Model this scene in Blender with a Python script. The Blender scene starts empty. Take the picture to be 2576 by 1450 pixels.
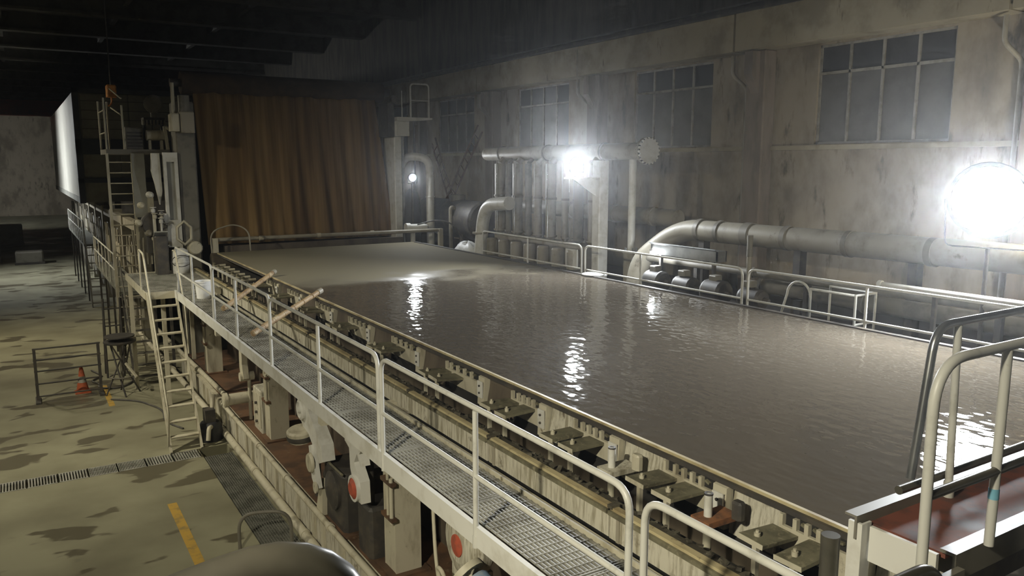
import bpy, math, random
from mathutils import Vector, Matrix
random.seed(7)
scn = bpy.context.scene
COL = scn.collection
PI = math.pi

# ------------------------------------------------------------------ camera, world, exposure
cam_d = bpy.data.cameras.new('camera'); cam = bpy.data.objects.new('camera', cam_d); COL.objects.link(cam)
cam_d.sensor_width = 36.0; cam_d.lens = 36.0 * 2000 / 2576; cam_d.clip_start = 0.02; cam_d.clip_end = 400
cam.location = (0, 0, 6.2); cam.rotation_euler = (math.radians(90 - 8.9), 0, -math.radians(31.8))
scn.camera = cam
vs = scn.view_settings
vs.view_transform = 'Standard'; vs.look = 'None'; vs.gamma = 1.0; vs.use_curve_mapping = False
vs.exposure = -0.08
try:
    scn.cycles.caustics_reflective = False; scn.cycles.caustics_refractive = False
    scn.cycles.sample_clamp_indirect = 4.0; scn.cycles.max_bounces = 4; scn.cycles.diffuse_bounces = 2
    scn.cycles.glossy_bounces = 2; scn.cycles.volume_bounces = 0; scn.cycles.use_denoising = True
    scn.cycles.use_light_tree = False; scn.cycles.adaptive_threshold = .08; scn.cycles.adaptive_min_samples = 16
except Exception:
    pass
HAZE = 0.0016                    # steam haze in the hall
w = bpy.data.worlds.new('hall_air'); scn.world = w; w.use_nodes = True
nt = w.node_tree; nt.nodes.clear()
wo = nt.nodes.new('ShaderNodeOutputWorld'); bg = nt.nodes.new('ShaderNodeBackground')
bg.inputs[0].default_value = (0, 0, 0, 1); bg.inputs[1].default_value = 0
nt.links.new(bg.outputs[0], wo.inputs[0])
if HAZE > 0:
    vol = nt.nodes.new('ShaderNodeVolumeScatter'); vol.inputs['Color'].default_value = (.93, .96, 1, 1)
    vol.inputs['Density'].default_value = HAZE; vol.inputs['Anisotropy'].default_value = 0.88
    nt.links.new(vol.outputs[0], wo.inputs[1])

# lamps of the hall: place, aim, lens radius, radiance, colour   (built as floodlights further down)
COOL = (.93, .97, 1.0); WARM = (1.0, .9, .66); NEUT = (1.0, .93, .72)
LAMPS = [
 # label, loc, aim, radius, radiance, colour
 ('round white floodlight glaring on a small shelf in front of the header pipe', (11.75, 15.95, 6.2), (1.0, 7.0, 4.0), .15, 2900, COOL),
 ('smaller round white lamp beside the curved pipe near the brown felt', (11.52, 25.0, 5.73), (9.0, 10.0, 4.6), .14, 520, COOL),
 ('huge glaring floodlight at the right edge of the picture', (12.35, 6.4, 5.65), (4.5, 4.5, 4.6), .52, 420, COOL),
 ('added second head lighting the right wall beside the glaring floodlight', (12.9, 5.3, 5.3), (15.0, 11.5, 6.6), .2, 240, NEUT),  # unseen head, added to throw light along the right wall
]
PENDANTS = [
 ('pendant floodlight over the left aisle beside the camera', (-4.2, 1.0, 9.2), (2.6, 5.5, .6), .24, 720, NEUT),
 ('pendant floodlight over the left aisle level with the ladder', (-4.2, 18.0, 9.2), (2.4, 19.0, 1.0), .22, 640, NEUT),
 ('pendant floodlight over the left aisle beyond the ladder', (-4.2, 33.0, 9.2), (2.0, 31.0, 1.2), .22, 640, WARM),
 ('pendant floodlight over the left aisle facing the far hood', (-6.5, 52.0, 8.6), (2.0, 50.0, 4.0), .26, 1100, COOL),
 ('pendant floodlight over the far end of the left aisle', (-6.0, 84.0, 9.2), (-3.0, 100.0, 4.0), .3, 600, COOL),
]

# ------------------------------------------------------------------ mesh helpers
ORG = {}
class MB:
    def __init__(s): s.v = []; s.f = []; s.sm = []
    def face(s, pts, smooth=False):
        b = len(s.v); s.v += [tuple(p) for p in pts]; s.f.append(tuple(range(b, b + len(pts)))); s.sm.append(smooth); return s
    def add(s, vs_, fs, smooth=False):
        b = len(s.v); s.v += [tuple(p) for p in vs_]
        for f in fs: s.f.append(tuple(i + b for i in f)); s.sm.append(smooth)
        return s
    def box(s, x0, x1, y0, y1, z0, z1, M=None):
        P = [Vector((x, y, z)) for z in (z0, z1) for y in (y0, y1) for x in (x0, x1)]
        if M is not None: P = [M @ p for p in P]
        return s.add(P, [(0, 2, 3, 1), (4, 5, 7, 6), (0, 1, 5, 4), (2, 6, 7, 3), (0, 4, 6, 2), (1, 3, 7, 5)])
    def cbox(s, c, size, rz=0, rx=0, ry=0):
        M = Matrix.Translation(c) @ Matrix.Rotation(rz, 4, 'Z') @ Matrix.Rotation(ry, 4, 'Y') @ Matrix.Rotation(rx, 4, 'X')
        a, b, c_ = size[0] / 2, size[1] / 2, size[2] / 2
        return s.box(-a, a, -b, b, -c_, c_, M)
    def bevbox(s, x0, x1, y0, y1, z0, z1, b=.02):
        # box with chamfered vertical and top edges
        def ring(i, z): return [(x0 + i, y0 + b, z), (x0 + b, y0 + i, z), (x1 - b, y0 + i, z), (x1 - i, y0 + b, z), (x1 - i, y1 - b, z), (x1 - b, y1 - i, z), (x0 + b, y1 - i, z), (x0 + i, y1 - b, z)]
        R = [ring(0, z0), ring(0, z1 - b), ring(b * .7, z1)]
        V = sum(R, []); F = []
        for k in range(2):
            for i in range(8): F.append((k * 8 + i, k * 8 + (i + 1) % 8, k * 8 + 8 + (i + 1) % 8, k * 8 + 8 + i))
        F.append(tuple(range(16, 24))); F.append(tuple(range(7, -1, -1)))
        return s.add(V, F)
    def tube(s, pts, r, n=8, caps=True, closed=False):
        pts = [Vector(p) for p in pts]; m = len(pts)
        rr = r if isinstance(r, (list, tuple)) else [r] * m
        T = []
        for i in range(m):
            a = pts[i - 1] if (i > 0 or closed) else pts[i]; b = pts[(i + 1) % m] if (i < m - 1 or closed) else pts[i]
            T.append((b - a).normalized())
        up = Vector((0, 0, 1)) if abs(T[0].z) < .9 else Vector((1, 0, 0))
        N = (up - T[0] * up.dot(T[0])).normalized(); V = []
        for i in range(m):
            N = (N - T[i] * N.dot(T[i])).normalized(); B = T[i].cross(N)
            for k in range(n):
                a = 2 * PI * k / n; V.append(pts[i] + (N * math.cos(a) + B * math.sin(a)) * rr[i])
        F = []
        for i in range(m if closed else m - 1):
            j = (i + 1) % m
            for k in range(n): F.append((i * n + k, i * n + (k + 1) % n, j * n + (k + 1) % n, j * n + k))
        s.add(V, F, True)
        if caps and not closed:
            s.face([V[k] for k in range(n - 1, -1, -1)]); s.face([V[(m - 1) * n + k] for k in range(n)])
        return s
    def cyl(s, p0, p1, r, n=12, r1=None): return s.tube([p0, p1], [r, r if r1 is None else r1], n)
    def lathe(s, base, axis, prof, n=16):
        # profile of (radius, distance along axis)
        ax = Vector(axis).normalized(); b = Vector(base)
        up = Vector((0, 0, 1)) if abs(ax.z) < .9 else Vector((1, 0, 0))
        N = (up - ax * up.dot(ax)).normalized(); B = ax.cross(N)
        for (r0, h0), (r1, h1) in zip(prof[:-1], prof[1:]):
            V = []
            for r_, h_ in ((r0, h0), (r1, h1)):
                for k in range(n):
                    a = 2 * PI * k / n; V.append(b + ax * h_ + (N * math.cos(a) + B * math.sin(a)) * max(r_, 1e-4))
            s.add(V, [(k, (k + 1) % n, n + (k + 1) % n, n + k) for k in range(n)], abs(h1 - h0) > 1e-6)
        return s
    def prism(s, poly, axis, a0, a1):
        def P(u, v, a): return {'x': (a, u, v), 'y': (u, a, v), 'z': (u, v, a)}[axis]
        n = len(poly); A = [P(u, v, a0) for u, v in poly]; B = [P(u, v, a1) for u, v in poly]
        s.add(A + B, [(i, (i + 1) % n, n + (i + 1) % n, n + i) for i in range(n)])
        s.face(A[::-1]); s.face(B); return s
    def build(s, name, m, parent=None, org=None):
        me = bpy.data.meshes.new(name)
        if parent is not None: o0 = ORG[parent]
        elif org is not None: o0 = Vector(org)
        else:
            lo = [min(v[i] for v in s.v) for i in range(3)]; hi = [max(v[i] for v in s.v) for i in range(3)]
            o0 = Vector(((lo[0] + hi[0]) / 2, (lo[1] + hi[1]) / 2, lo[2]))
        me.from_pydata([(v[0] - o0.x, v[1] - o0.y, v[2] - o0.z) for v in s.v], [], s.f)
        me.polygons.foreach_set('use_smooth', s.sm)
        me.materials.append(M[m] if isinstance(m, str) else m)
        me.update()
        import bmesh
        bm = bmesh.new(); bm.from_mesh(me); bmesh.ops.recalc_face_normals(bm, faces=bm.faces[:]); bm.to_mesh(me); bm.free()
        o = bpy.data.objects.new(name, me); COL.objects.link(o); ORG[o] = o0
        if parent is not None: o.parent = parent
        else: o.location = o0
        return o

def fillet(pts, rad, n=5):
    pts = [Vector(p) for p in pts]; out = [pts[0]]
    for a, b, c in zip(pts[:-2], pts[1:-1], pts[2:]):
        u = (a - b); v = (c - b); r = min(rad, u.length * .49, v.length * .49)
        p = b + u.normalized() * r; q = b + v.normalized() * r
        for k in range(n + 1):
            t = k / n; out.append(p * (1 - t) ** 2 + b * 2 * t * (1 - t) + q * t * t)
    out.append(pts[-1]); return out

def tag(o, label=None, cat=None, group=None, kind=None):
    if label: o['label'] = label
    if cat: o['category'] = cat
    if group: o['group'] = group
    if kind: o['kind'] = kind
    return o
def thing(name, label, cat, loc, group=None):
    o = bpy.data.objects.new(name, None); COL.objects.link(o); o.location = loc; o.empty_display_size = .2
    ORG[o] = Vector(loc); return tag(o, label, cat, group)
def dup(root, delta, label=None, parent=None):
    c = root.copy(); COL.objects.link(c)
    if parent is None:
        c.location = Vector(root.location) + Vector(delta); ORG[c] = ORG[root] + Vector(delta)
    else: c.parent = parent; ORG[c] = ORG[parent]
    if label: c['label'] = label
    for ch in root.children: dup(ch, (0, 0, 0), None, c)
    return c
ORD = ['first', 'second', 'third', 'fourth', 'fifth', 'sixth', 'seventh', 'eighth', 'ninth', 'tenth', 'eleventh', 'twelfth', 'thirteenth', 'fourteenth', 'fifteenth', 'sixteenth']

# ------------------------------------------------------------------ materials
M = {}
def newmat(name):
    m = bpy.data.materials.new(name); m.use_nodes = True; M[name] = m
    n = m.node_tree; return m, n, n.nodes['Principled BSDF']
def pmat(name, c1, c2, scale=3.0, lo=.42, hi=.66, rough=.55, rough2=None, metal=0.0, stretch=(1, 1, 1), bump=0.0, detail=5, c3=None, s3=9.0, st3=(1, 1, 1), lo3=.55, hi3=.68):
    m, n, b = newmat(name); L = n.links
    g = n.nodes.new('ShaderNodeNewGeometry')
    def noise(sc, st, det):
        mp = n.nodes.new('ShaderNodeMapping'); mp.inputs['Scale'].default_value = st
        L.new(g.outputs['Position'], mp.inputs['Vector'])
        t = n.nodes.new('ShaderNodeTexNoise'); t.inputs['Scale'].default_value = sc; t.inputs['Detail'].default_value = det; t.inputs['Roughness'].default_value = .62
        L.new(mp.outputs[0], t.inputs['Vector']); return t
    def ramp(t, a, z):
        r = n.nodes.new('ShaderNodeMapRange'); r.interpolation_type = 'SMOOTHSTEP'
        r.inputs[1].default_value = a; r.inputs[2].default_value = z; L.new(t.outputs['Fac'], r.inputs[0]); return r
    t = noise(scale, stretch, detail); r = ramp(t, lo, hi)
    mx = n.nodes.new('ShaderNodeMix'); mx.data_type = 'RGBA'
    mx.inputs[6].default_value = (*c1, 1); mx.inputs[7].default_value = (*c2, 1); L.new(r.outputs[0], mx.inputs[0]); out = mx.outputs[2]
    if c3:
        t3 = noise(s3, st3, 6); r3 = ramp(t3, lo3, hi3)
        m3 = n.nodes.new('ShaderNodeMix'); m3.data_type = 'RGBA'; L.new(out, m3.inputs[6]); m3.inputs[7].default_value = (*c3, 1); L.new(r3.outputs[0], m3.inputs[0]); out = m3.outputs[2]
    L.new(out, b.inputs['Base Color']); b.inputs['Metallic'].default_value = metal; b.inputs['Roughness'].default_value = rough
    if rough2 is not None:
        rr = n.nodes.new('ShaderNodeMapRange'); rr.inputs[3].default_value = rough; rr.inputs[4].default_value = rough2
        L.new(r.outputs[0], rr.inputs[0]); L.new(rr.outputs[0], b.inputs['Roughness'])
    if bump:
        bp = n.nodes.new('ShaderNodeBump'); bp.inputs['Strength'].default_value = bump; bp.inputs['Distance'].default_value = .03
        L.new(t.outputs['Fac'], bp.inputs['Height']); L.new(bp.outputs[0], b.inputs['Normal'])
    return m
def emat(name, col, strength):
    m, n, b = newmat(name)
    b.inputs['Base Color'].default_value = (0, 0, 0, 1); b.inputs['Emission Color'].default_value = (*col, 1); b.inputs['Emission Strength'].default_value = strength
    return m
DRIP = (6, 6, .7)
pmat('ivory', (.56, .52, .40), (.34, .30, .21), 2.5, .48, .72, .5, stretch=(1.5, 1.5, .5), c3=(.16, .13, .08), s3=6, lo3=.62, hi3=.76)
pmat('ivory_drip', (.60, .57, .47), (.31, .28, .20), 4, .42, .66, .6, stretch=DRIP, c3=(.14, .11, .07), s3=5, lo3=.58, hi3=.75)
pmat('rail_paint', (.60, .59, .54), (.46, .45, .40), 5, .5, .7, .38, c3=(.30, .26, .18), s3=9, lo3=.66, hi3=.8)
pmat('white_paint', (.72, .71, .66), (.56, .54, .47), 3, .45, .7, .45)
pmat('plate_olive', (.20, .185, .12), (.11, .10, .065), 6, .4, .65, .6, c3=(.30, .27, .18), s3=14)
pmat('ochre_edge', (.55, .47, .28), (.33, .26, .14), 5, .42, .66, .5, stretch=(1, .4, 1), c3=(.15, .10, .05), s3=8, lo3=.6, hi3=.72)
pmat('grate', (.44, .43, .38), (.26, .25, .21), 3, .4, .65, .5, metal=.25)
pmat('grate_floor', (.20, .20, .17), (.11, .11, .09), 3, .4, .65, .6, metal=.2)
pmat('dark_iron', (.055, .05, .045), (.10, .085, .065), 4, .45, .7, .55)
pmat('void_shade', (.018, .017, .016), (.03, .028, .024), 2, rough=.8)  # near-black colour standing in for shade inside gaps and slots
pmat('grime', (.075, .065, .045), (.16, .145, .105), 7, .45, .7, .75, bump=.5)
pmat('rust_top', (.16, .085, .045), (.085, .05, .03), 2.2, .4, .66, .65, c3=(.26, .20, .13), s3=5, lo3=.6, hi3=.74)
pmat('rust', (.28, .12, .05), (.14, .07, .04), 9, .4, .65, .8, bump=.3)
pmat('steel', (.42, .43, .43), (.30, .31, .31), 3, .4, .65, .28, metal=.85)
pmat('dark_tube', (.075, .07, .055), (.12, .11, .085), 3, .4, .7, .3, metal=.3)
pmat('motor_blue', (.22, .32, .46), (.36, .40, .42), 6, .45, .68, .5)
pmat('red_paint', (.48, .10, .055), (.30, .08, .05), 8, .45, .7, .5)
pmat('orange', (.48, .11, .04), (.28, .08, .035), 8, .5, .75, .6)
pmat('amber', (.75, .30, .05), (.4, .15, .03), 5, .45, .7, .5)  # orange of a lamp glint put into paint
pmat('bamboo', (.46, .33, .18), (.30, .20, .11), 5, .42, .65, .6, stretch=(1, 1, 1), c3=(.6, .5, .33), s3=8)
pmat('bucket', (.86, .86, .85), (.78, .78, .76), 4, rough=.35)
pmat('blue_trim', (.035, .045, .075), (.055, .06, .08), 2, rough=.5)
pmat('hood_white', (.72, .70, .62), (.60, .58, .50), .6, .4, .7, .4, stretch=(1, 1, .3))
pmat('hood_grey', (.34, .34, .30), (.25, .24, .21), 1, .4, .7, .55)
pmat('red_crane', (.50, .06, .05), (.35, .05, .045), 1, rough=.6)
pmat('blue_tape', (.22, .50, .64), (.18, .42, .55), 6, rough=.5)
pmat('deck_red', (.20, .065, .042), (.07, .035, .028), 3.2, .42, .64, .75, rough2=.6)
pmat('cable', (.06, .055, .05), (.1, .09, .08), 5, rough=.6)
pmat('yellow_line', (.55, .34, .06), (.32, .23, .08), 4, .45, .66, .7)
pmat('chrome', (.8, .8, .8), (.7, .7, .7), 3, rough=.15, metal=1)
pmat('pipe_paint', (.33, .30, .235), (.22, .20, .15), 2, .45, .7, .5, c3=(.2, .17, .12), s3=4, lo3=.6, hi3=.75)
pmat('duct_paint', (.31, .285, .225), (.22, .20, .155), 2, .45, .7, .5, c3=(.14, .12, .09), s3=4, lo3=.6, hi3=.75)
pmat('pipe_dark', (.20, .185, .15), (.12, .11, .09), 2, .45, .7, .5)
pmat('ladder_brown', (.16, .10, .07), (.10, .07, .05), 5, rough=.6)
pmat('window_frame', (.30, .285, .25), (.20, .19, .16), 4, rough=.6)
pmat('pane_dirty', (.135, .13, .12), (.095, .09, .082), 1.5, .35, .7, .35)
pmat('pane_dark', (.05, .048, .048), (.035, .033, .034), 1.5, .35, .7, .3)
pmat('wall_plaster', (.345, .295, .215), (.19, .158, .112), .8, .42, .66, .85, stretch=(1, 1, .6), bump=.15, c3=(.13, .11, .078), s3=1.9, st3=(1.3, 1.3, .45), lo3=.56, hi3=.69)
pmat('column_paint', (.24, .195, .155), (.17, .14, .11), 1.4, .4, .65, .8, stretch=(2, 2, .5))
pmat('girder_concrete', (.36, .315, .215), (.24, .205, .135), 1.1, .42, .68, .9, stretch=(1, 1, 1), c3=(.13, .11, .08), s3=2.2, st3=(2, 2, .5), lo3=.62, hi3=.75)
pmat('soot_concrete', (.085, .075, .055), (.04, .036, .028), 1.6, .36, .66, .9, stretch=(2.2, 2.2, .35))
pmat('ceiling_soot', (.075, .072, .062), (.04, .038, .034), .7, .4, .65, .9)
pmat('beam_soot', (.11, .105, .09), (.065, .06, .05), 1.2, .4, .65, .85)
pmat('mezz_pit_shade', (.04, .037, .032), (.025, .022, .02), 1.5, .4, .65, .7)  # very dark colour puts the shade of an open pit on the floor
pmat('tray_brown', (.13, .105, .075), (.07, .055, .04), 1.5, .4, .65, .6, stretch=(1, 1, .4))
pmat('tarp_black', (.02, .02, .024), (.03, .03, .034), 3, rough=.5)
pmat('white_sheet', (.75, .76, .76), (.55, .56, .55), 4, rough=.5)
pmat('lens_glass', (.85, .86, .88), (.8, .8, .82), 2, rough=.2)
pmat('felt_roll', (.045, .03, .018), (.07, .045, .025), 2, rough=.9)  # dark brown wrap, with the shade over the felt top put in
# brown felt: woven cloth with vertical folds and streaks of stain
m, n, b = newmat('felt'); L = n.links
g = n.nodes.new('ShaderNodeNewGeometry')
mp = n.nodes.new('ShaderNodeMapping'); mp.inputs['Scale'].default_value = (3.2, .3, .10); L.new(g.outputs['Position'], mp.inputs[0])
t = n.nodes.new('ShaderNodeTexNoise'); t.inputs['Scale'].default_value = 1.6; t.inputs['Detail'].default_value = 5; L.new(mp.outputs[0], t.inputs[0])
cr = n.nodes.new('ShaderNodeValToRGB'); e = cr.color_ramp.elements
e[0].position = .3; e[0].color = (.105, .06, .021, 1); e[1].position = .72; e[1].color = (.34, .225, .095, 1)
e2 = cr.color_ramp.elements.new(.5); e2.color = (.205, .126, .047, 1)
L.new(t.outputs['Fac'], cr.inputs[0]); L.new(cr.outputs[0], b.inputs['Base Color']); b.inputs['Roughness'].default_value = .95

# wet stock on the wire: mirror-wet towards the headbox, matt where it has drained
m, n, b = newmat('wet_stock'); L = n.links
g = n.nodes.new('ShaderNodeNewGeometry'); sx = n.nodes.new('ShaderNodeSeparateXYZ'); L.new(g.outputs['Position'], sx.inputs[0])
def nz(sc, st, det):
    mp = n.nodes.new('ShaderNodeMapping'); mp.inputs['Scale'].default_value = st; L.new(g.outputs['Position'], mp.inputs[0])
    t = n.nodes.new('ShaderNodeTexNoise'); t.inputs['Scale'].default_value = sc; t.inputs['Detail'].default_value = det; L.new(mp.outputs[0], t.inputs[0]); return t
edge = nz(.8, (1, 1, 1), 3)
ad = n.nodes.new('ShaderNodeMath'); ad.operation = 'MULTIPLY_ADD'; L.new(edge.outputs['Fac'], ad.inputs[0]); ad.inputs[1].default_value = 3.5; L.new(sx.outputs['Y'], ad.inputs[2])
dry = n.nodes.new('ShaderNodeMapRange'); dry.interpolation_type = 'SMOOTHSTEP'; dry.inputs[1].default_value = 17.0; dry.inputs[2].default_value = 19.8; L.new(ad.outputs[0], dry.inputs[0])
col = n.nodes.new('ShaderNodeMix'); col.data_type = 'RGBA'; col.inputs[6].default_value = (.108, .092, .071, 1); col.inputs[7].default_value = (.225, .20, .135, 1)
L.new(dry.outputs[0], col.inputs[0]); L.new(col.outputs[2], b.inputs['Base Color'])
rr = n.nodes.new('ShaderNodeMapRange'); rr.inputs[3].default_value = .03; rr.inputs[4].default_value = .85; L.new(dry.outputs[0], rr.inputs[0]); L.new(rr.outputs[0], b.inputs['Roughness'])
sp_ = n.nodes.new('ShaderNodeMapRange'); sp_.inputs[3].default_value = .5; sp_.inputs[4].default_value = .12; L.new(dry.outputs[0], sp_.inputs[0]); L.new(sp_.outputs[0], b.inputs['Specular IOR Level'])
w1 = nz(3.0, (1.0, 1.5, 1), 1); w2 = nz(5.0, (1.6, .8, 1), 1)
am = n.nodes.new('ShaderNodeMath'); am.operation = 'ADD'; L.new(w1.outputs['Fac'], am.inputs[0]); L.new(w2.outputs['Fac'], am.inputs[1])
bp = n.nodes.new('ShaderNodeBump'); bp.inputs['Strength'].default_value = .4; bp.inputs['Distance'].default_value = .02
wd = n.nodes.new('ShaderNodeMapRange'); wd.inputs[3].default_value = .36; wd.inputs[4].default_value = .04; L.new(dry.outputs[0], wd.inputs[0]); L.new(wd.outputs[0], bp.inputs['Strength']); L.new(am.outputs[0], bp.inputs['Height']); L.new(bp.outputs[0], b.inputs['Normal'])

# concrete floor with wet blotches
m, n, b = newmat('floor_concrete'); L = n.links
g = n.nodes.new('ShaderNodeNewGeometry')
fine = nz(.6, (1, 1, 1), 6); blot = nz(1.1, (.75, 1.5, 1), 4); big = nz(.33, (1, 1, 1), 3)
sm = n.nodes.new('ShaderNodeMath'); sm.operation = 'MULTIPLY_ADD'; L.new(big.outputs['Fac'], sm.inputs[0]); sm.inputs[1].default_value = .9; L.new(blot.outputs['Fac'], sm.inputs[2])
wet = n.nodes.new('ShaderNodeMapRange'); wet.interpolation_type = 'SMOOTHSTEP'; wet.inputs[1].default_value = 1.03; wet.inputs[2].default_value = 1.08; L.new(sm.outputs[0], wet.inputs[0])
c1 = n.nodes.new('ShaderNodeMix'); c1.data_type = 'RGBA'; c1.inputs[6].default_value = (.30, .285, .19, 1); c1.inputs[7].default_value = (.18, .165, .105, 1)
fr = n.nodes.new('ShaderNodeMapRange'); fr.inputs[1].default_value = .35; fr.inputs[2].default_value = .68; L.new(fine.outputs['Fac'], fr.inputs[0]); L.new(fr.outputs[0], c1.inputs[0])
c2 = n.nodes.new('ShaderNodeMix'); c2.data_type = 'RGBA'; L.new(c1.outputs[2], c2.inputs[6]); c2.inputs[7].default_value = (.13, .115, .075, 1); L.new(wet.outputs[0], c2.inputs[0])
L.new(c2.outputs[2], b.inputs['Base Color'])
fr2 = n.nodes.new('ShaderNodeMapRange'); fr2.inputs[3].default_value = .75; fr2.inputs[4].default_value = .35; L.new(wet.outputs[0], fr2.inputs[0]); L.new(fr2.outputs[0], b.inputs['Roughness'])
# ------------------------------------------------------------------ the hall
YN, YF = -8.0, 112.0; XL, XR = -14.0, 15.0; ZC = 13.0
f = MB()
for x0, x1, y0, y1 in [(XL, 2.95, YN, 17.3), (XL, 2.95, 17.85, YF), (2.95, 3.55, YN, 9.6), (2.95, 3.55, 17.85, YF), (3.55, XR + .3, YN, YF)]:
    f.face([(x0, y0, 0), (x1, y0, 0), (x1, y1, 0), (x0, y1, 0)])
for x0, x1, y0, y1 in [(XL, 2.95, 17.3, 17.85), (2.95, 3.55, 9.6, 17.85)]:     # drain channels
    d = -.35
    f.face([(x0, y0, d), (x1, y0, d), (x1, y1, d), (x0, y1, d)])
    f.face([(x0, y0, 0), (x1, y0, 0), (x1, y0, d), (x0, y0, d)]); f.face([(x0, y1, 0), (x1, y1, 0), (x1, y1, d), (x0, y1, d)])
    f.face([(x0, y0, 0), (x0, y1, 0), (x0, y1, d), (x0, y0, d)])
    if x0 > 0: f.face([(x1, y0, 0), (x1, y1, 0), (x1, y1, d), (x1, y0, d)])
floor = f.build('floor', 'floor_concrete', org=(0, 0, 0)); tag(floor, 'stained concrete hall floor with wet dark blotches', kind='structure')
mk = MB(); mk.box(1.90, 2.06, 10.2, 15.1, .001, .004); mk.build('floor_marking', 'yellow_line', floor)
mk = MB(); mk.box(1.60, 1.74, 22.3, 24.6, .001, .004); mk.build('floor_marking', 'yellow_line', floor)

# right wall with windows
WIN = [(2.5, 5.5), (8.6, 11.6), (14.68, 17.65), (20.8, 23.8), (26.9, 29.9), (33, 36)]; ZW0, ZW1 = 6.62, 8.72
f = MB(); T = .3
f.box(XR, XR + T, YN, YF, 0, ZW0); f.box(XR, XR + T, YN, YF, ZW1, 9.7)
ys = [YN] + [v for wv in WIN for v in wv] + [YF]
for a, b_ in zip(ys[::2], ys[1::2]): f.box(XR, XR + T, a, b_, ZW0, ZW1)
wall_right = f.build('wall_right', 'wall_plaster', org=(0, 0, 0)); tag(wall_right, 'peeling stained plaster wall with high windows', kind='structure')
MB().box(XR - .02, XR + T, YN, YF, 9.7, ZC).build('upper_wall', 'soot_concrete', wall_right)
for i in range(-3, 14):
    y = 13.5 + 6.1 * i
    if y < YN + 1 or y > YF - 1: continue
    MB().bevbox(14.62, 15, y - .78, y - .22, 0, 8.75, .03).build('column', 'column_paint', wall_right)
    c = MB(); c.prism([(14.62, 8.72), (14.38, 8.72), (14.38, 8.2), (14.62, 7.8)], 'y', y - .62, y - .38); c.build('corbel', 'column_paint', wall_right)
    # drain pipe at the pillar
    pp = MB(); pp.tube(fillet([(14.55, y + .12, 8.7), (14.55, y + .12, 8.25), (14.86, y - .05, 7.95), (14.86, y - .05, 3.2)], .1, 3), .045, 8); pp.build('downpipe', 'pipe_paint', wall_right)
    MB().box(14.42, 15.0, y - 6.07, y - .03, 8.76, 9.6).build('girder', 'girder_concrete', wall_right)
MB().box(14.36, 14.99, YN + .1, YF - .1, 9.602, 9.66).box(14.5, 14.58, YN + .1, YF - .1, 9.66, 9.78).box(14.44, 14.64, YN + .1, YF - .1, 9.78, 9.82).build('crane_rail', 'dark_iron', wall_right)
MB().box(14.93, 15.0, YN, YF, ZW0 - .12, ZW0 - .02).build('sill_band', 'girder_concrete', wall_right)
for wi, (y0, y1) in enumerate(WIN[:5]):
    fr = MB(); q = .05; zt = 8.12
    fr.box(15.06, 15.14, y0, y0 + q, ZW0, ZW1).box(15.06, 15.14, y1 - q, y1, ZW0, ZW1)
    fr.box(15.06, 15.14, y0, y1, ZW0, ZW0 + q).box(15.06, 15.14, y0, y1, ZW1 - q, ZW1).box(15.05, 15.13, y0, y1, zt - .03, zt + .03)
    w4 = (y1 - y0) / 4
    win = fr.build('window_%d' % (wi + 1), 'window_frame', org=(15.1, (y0 + y1) / 2, ZW0)); tag(win, 'dirty steel-framed hall window, %s from the camera' % ORD[wi], kind='structure')
    for k in range(1, 4): MB().box(15.05, 15.13, y0 + k * w4 - .025, y0 + k * w4 + .025, ZW0 + q, ZW1 - q).build('mullion', 'window_frame', win)
    for k in range(4):
        a = y0 + k * w4 + .03; b_ = y0 + (k + 1) * w4 - .03
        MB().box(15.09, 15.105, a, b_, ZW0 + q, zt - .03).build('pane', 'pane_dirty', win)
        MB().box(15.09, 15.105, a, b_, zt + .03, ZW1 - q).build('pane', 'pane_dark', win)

wl = MB().box(XL - .3, XL, YN, YF, 0, ZC).build('wall_left', 'wall_plaster', org=(0, 0, 0)); tag(wl, kind='structure')
wb = MB().box(XL, XR, YF, YF + .3, 0, ZC).build('wall_back', 'wall_plaster', org=(0, 0, 0)); tag(wb, kind='structure')
wf = MB().box(XL, XR, YN - .3, YN, 0, ZC).build('wall_front', 'soot_concrete', org=(0, 0, 0)); tag(wf, kind='structure')
ceil = MB().box(XL, XR + .3, YN, YF, ZC, ZC + .3).build('ceiling', 'ceiling_soot', org=(0, 0, 0)); tag(ceil, 'sooty dark ceiling with concrete cross beams', kind='structure')
for i in range(-2, 16):
    y = 13.5 + 6.1 * i
    if YN + 1 < y < YF - 1:
        b_ = MB().box(XL, XR, y - .2, y + .2, 12.3, ZC); b_.box(XL, XR, y - .32, y + .32, 12.18, 12.3); b_.build('beam', 'beam_soot', ceil)
for x in (-9, -4.5, 0, 4.5, 9): MB().box(x - .1, x + .1, YN, YF, 12.66, ZC).build('purlin', 'beam_soot', ceil)
# conduit runs under the ceiling
cr_ = thing('overhead_crane', 'dim red crane girder spanning the hall far left', 'crane', (-5, 88, 11.2))
MB().box(-13.9, 14.3, 87.4, 88.6, 10.6, 12.0).build('girder', 'red_crane', cr_)
MB().box(-13.9, -12.8, 86.6, 89.4, 10.3, 10.9).build('end_carriage', 'red_crane', cr_)
hb = MB().bevbox(-3.6, -2.0, 87.2, 88.8, 12.0, 12.16, .05); hb.build('walk_plate', 'dark_iron', cr_)

# operating floor behind the wire on the drive side
mz = MB(); mz.box(11.55, 14.99, 0, 40, 2.95, 3.2); mzz = mz.build('drive_side_floor', 'mezz_pit_shade'); tag(mzz, 'operating floor behind the wire, pit shade put into its dark colour', kind='structure')

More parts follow.
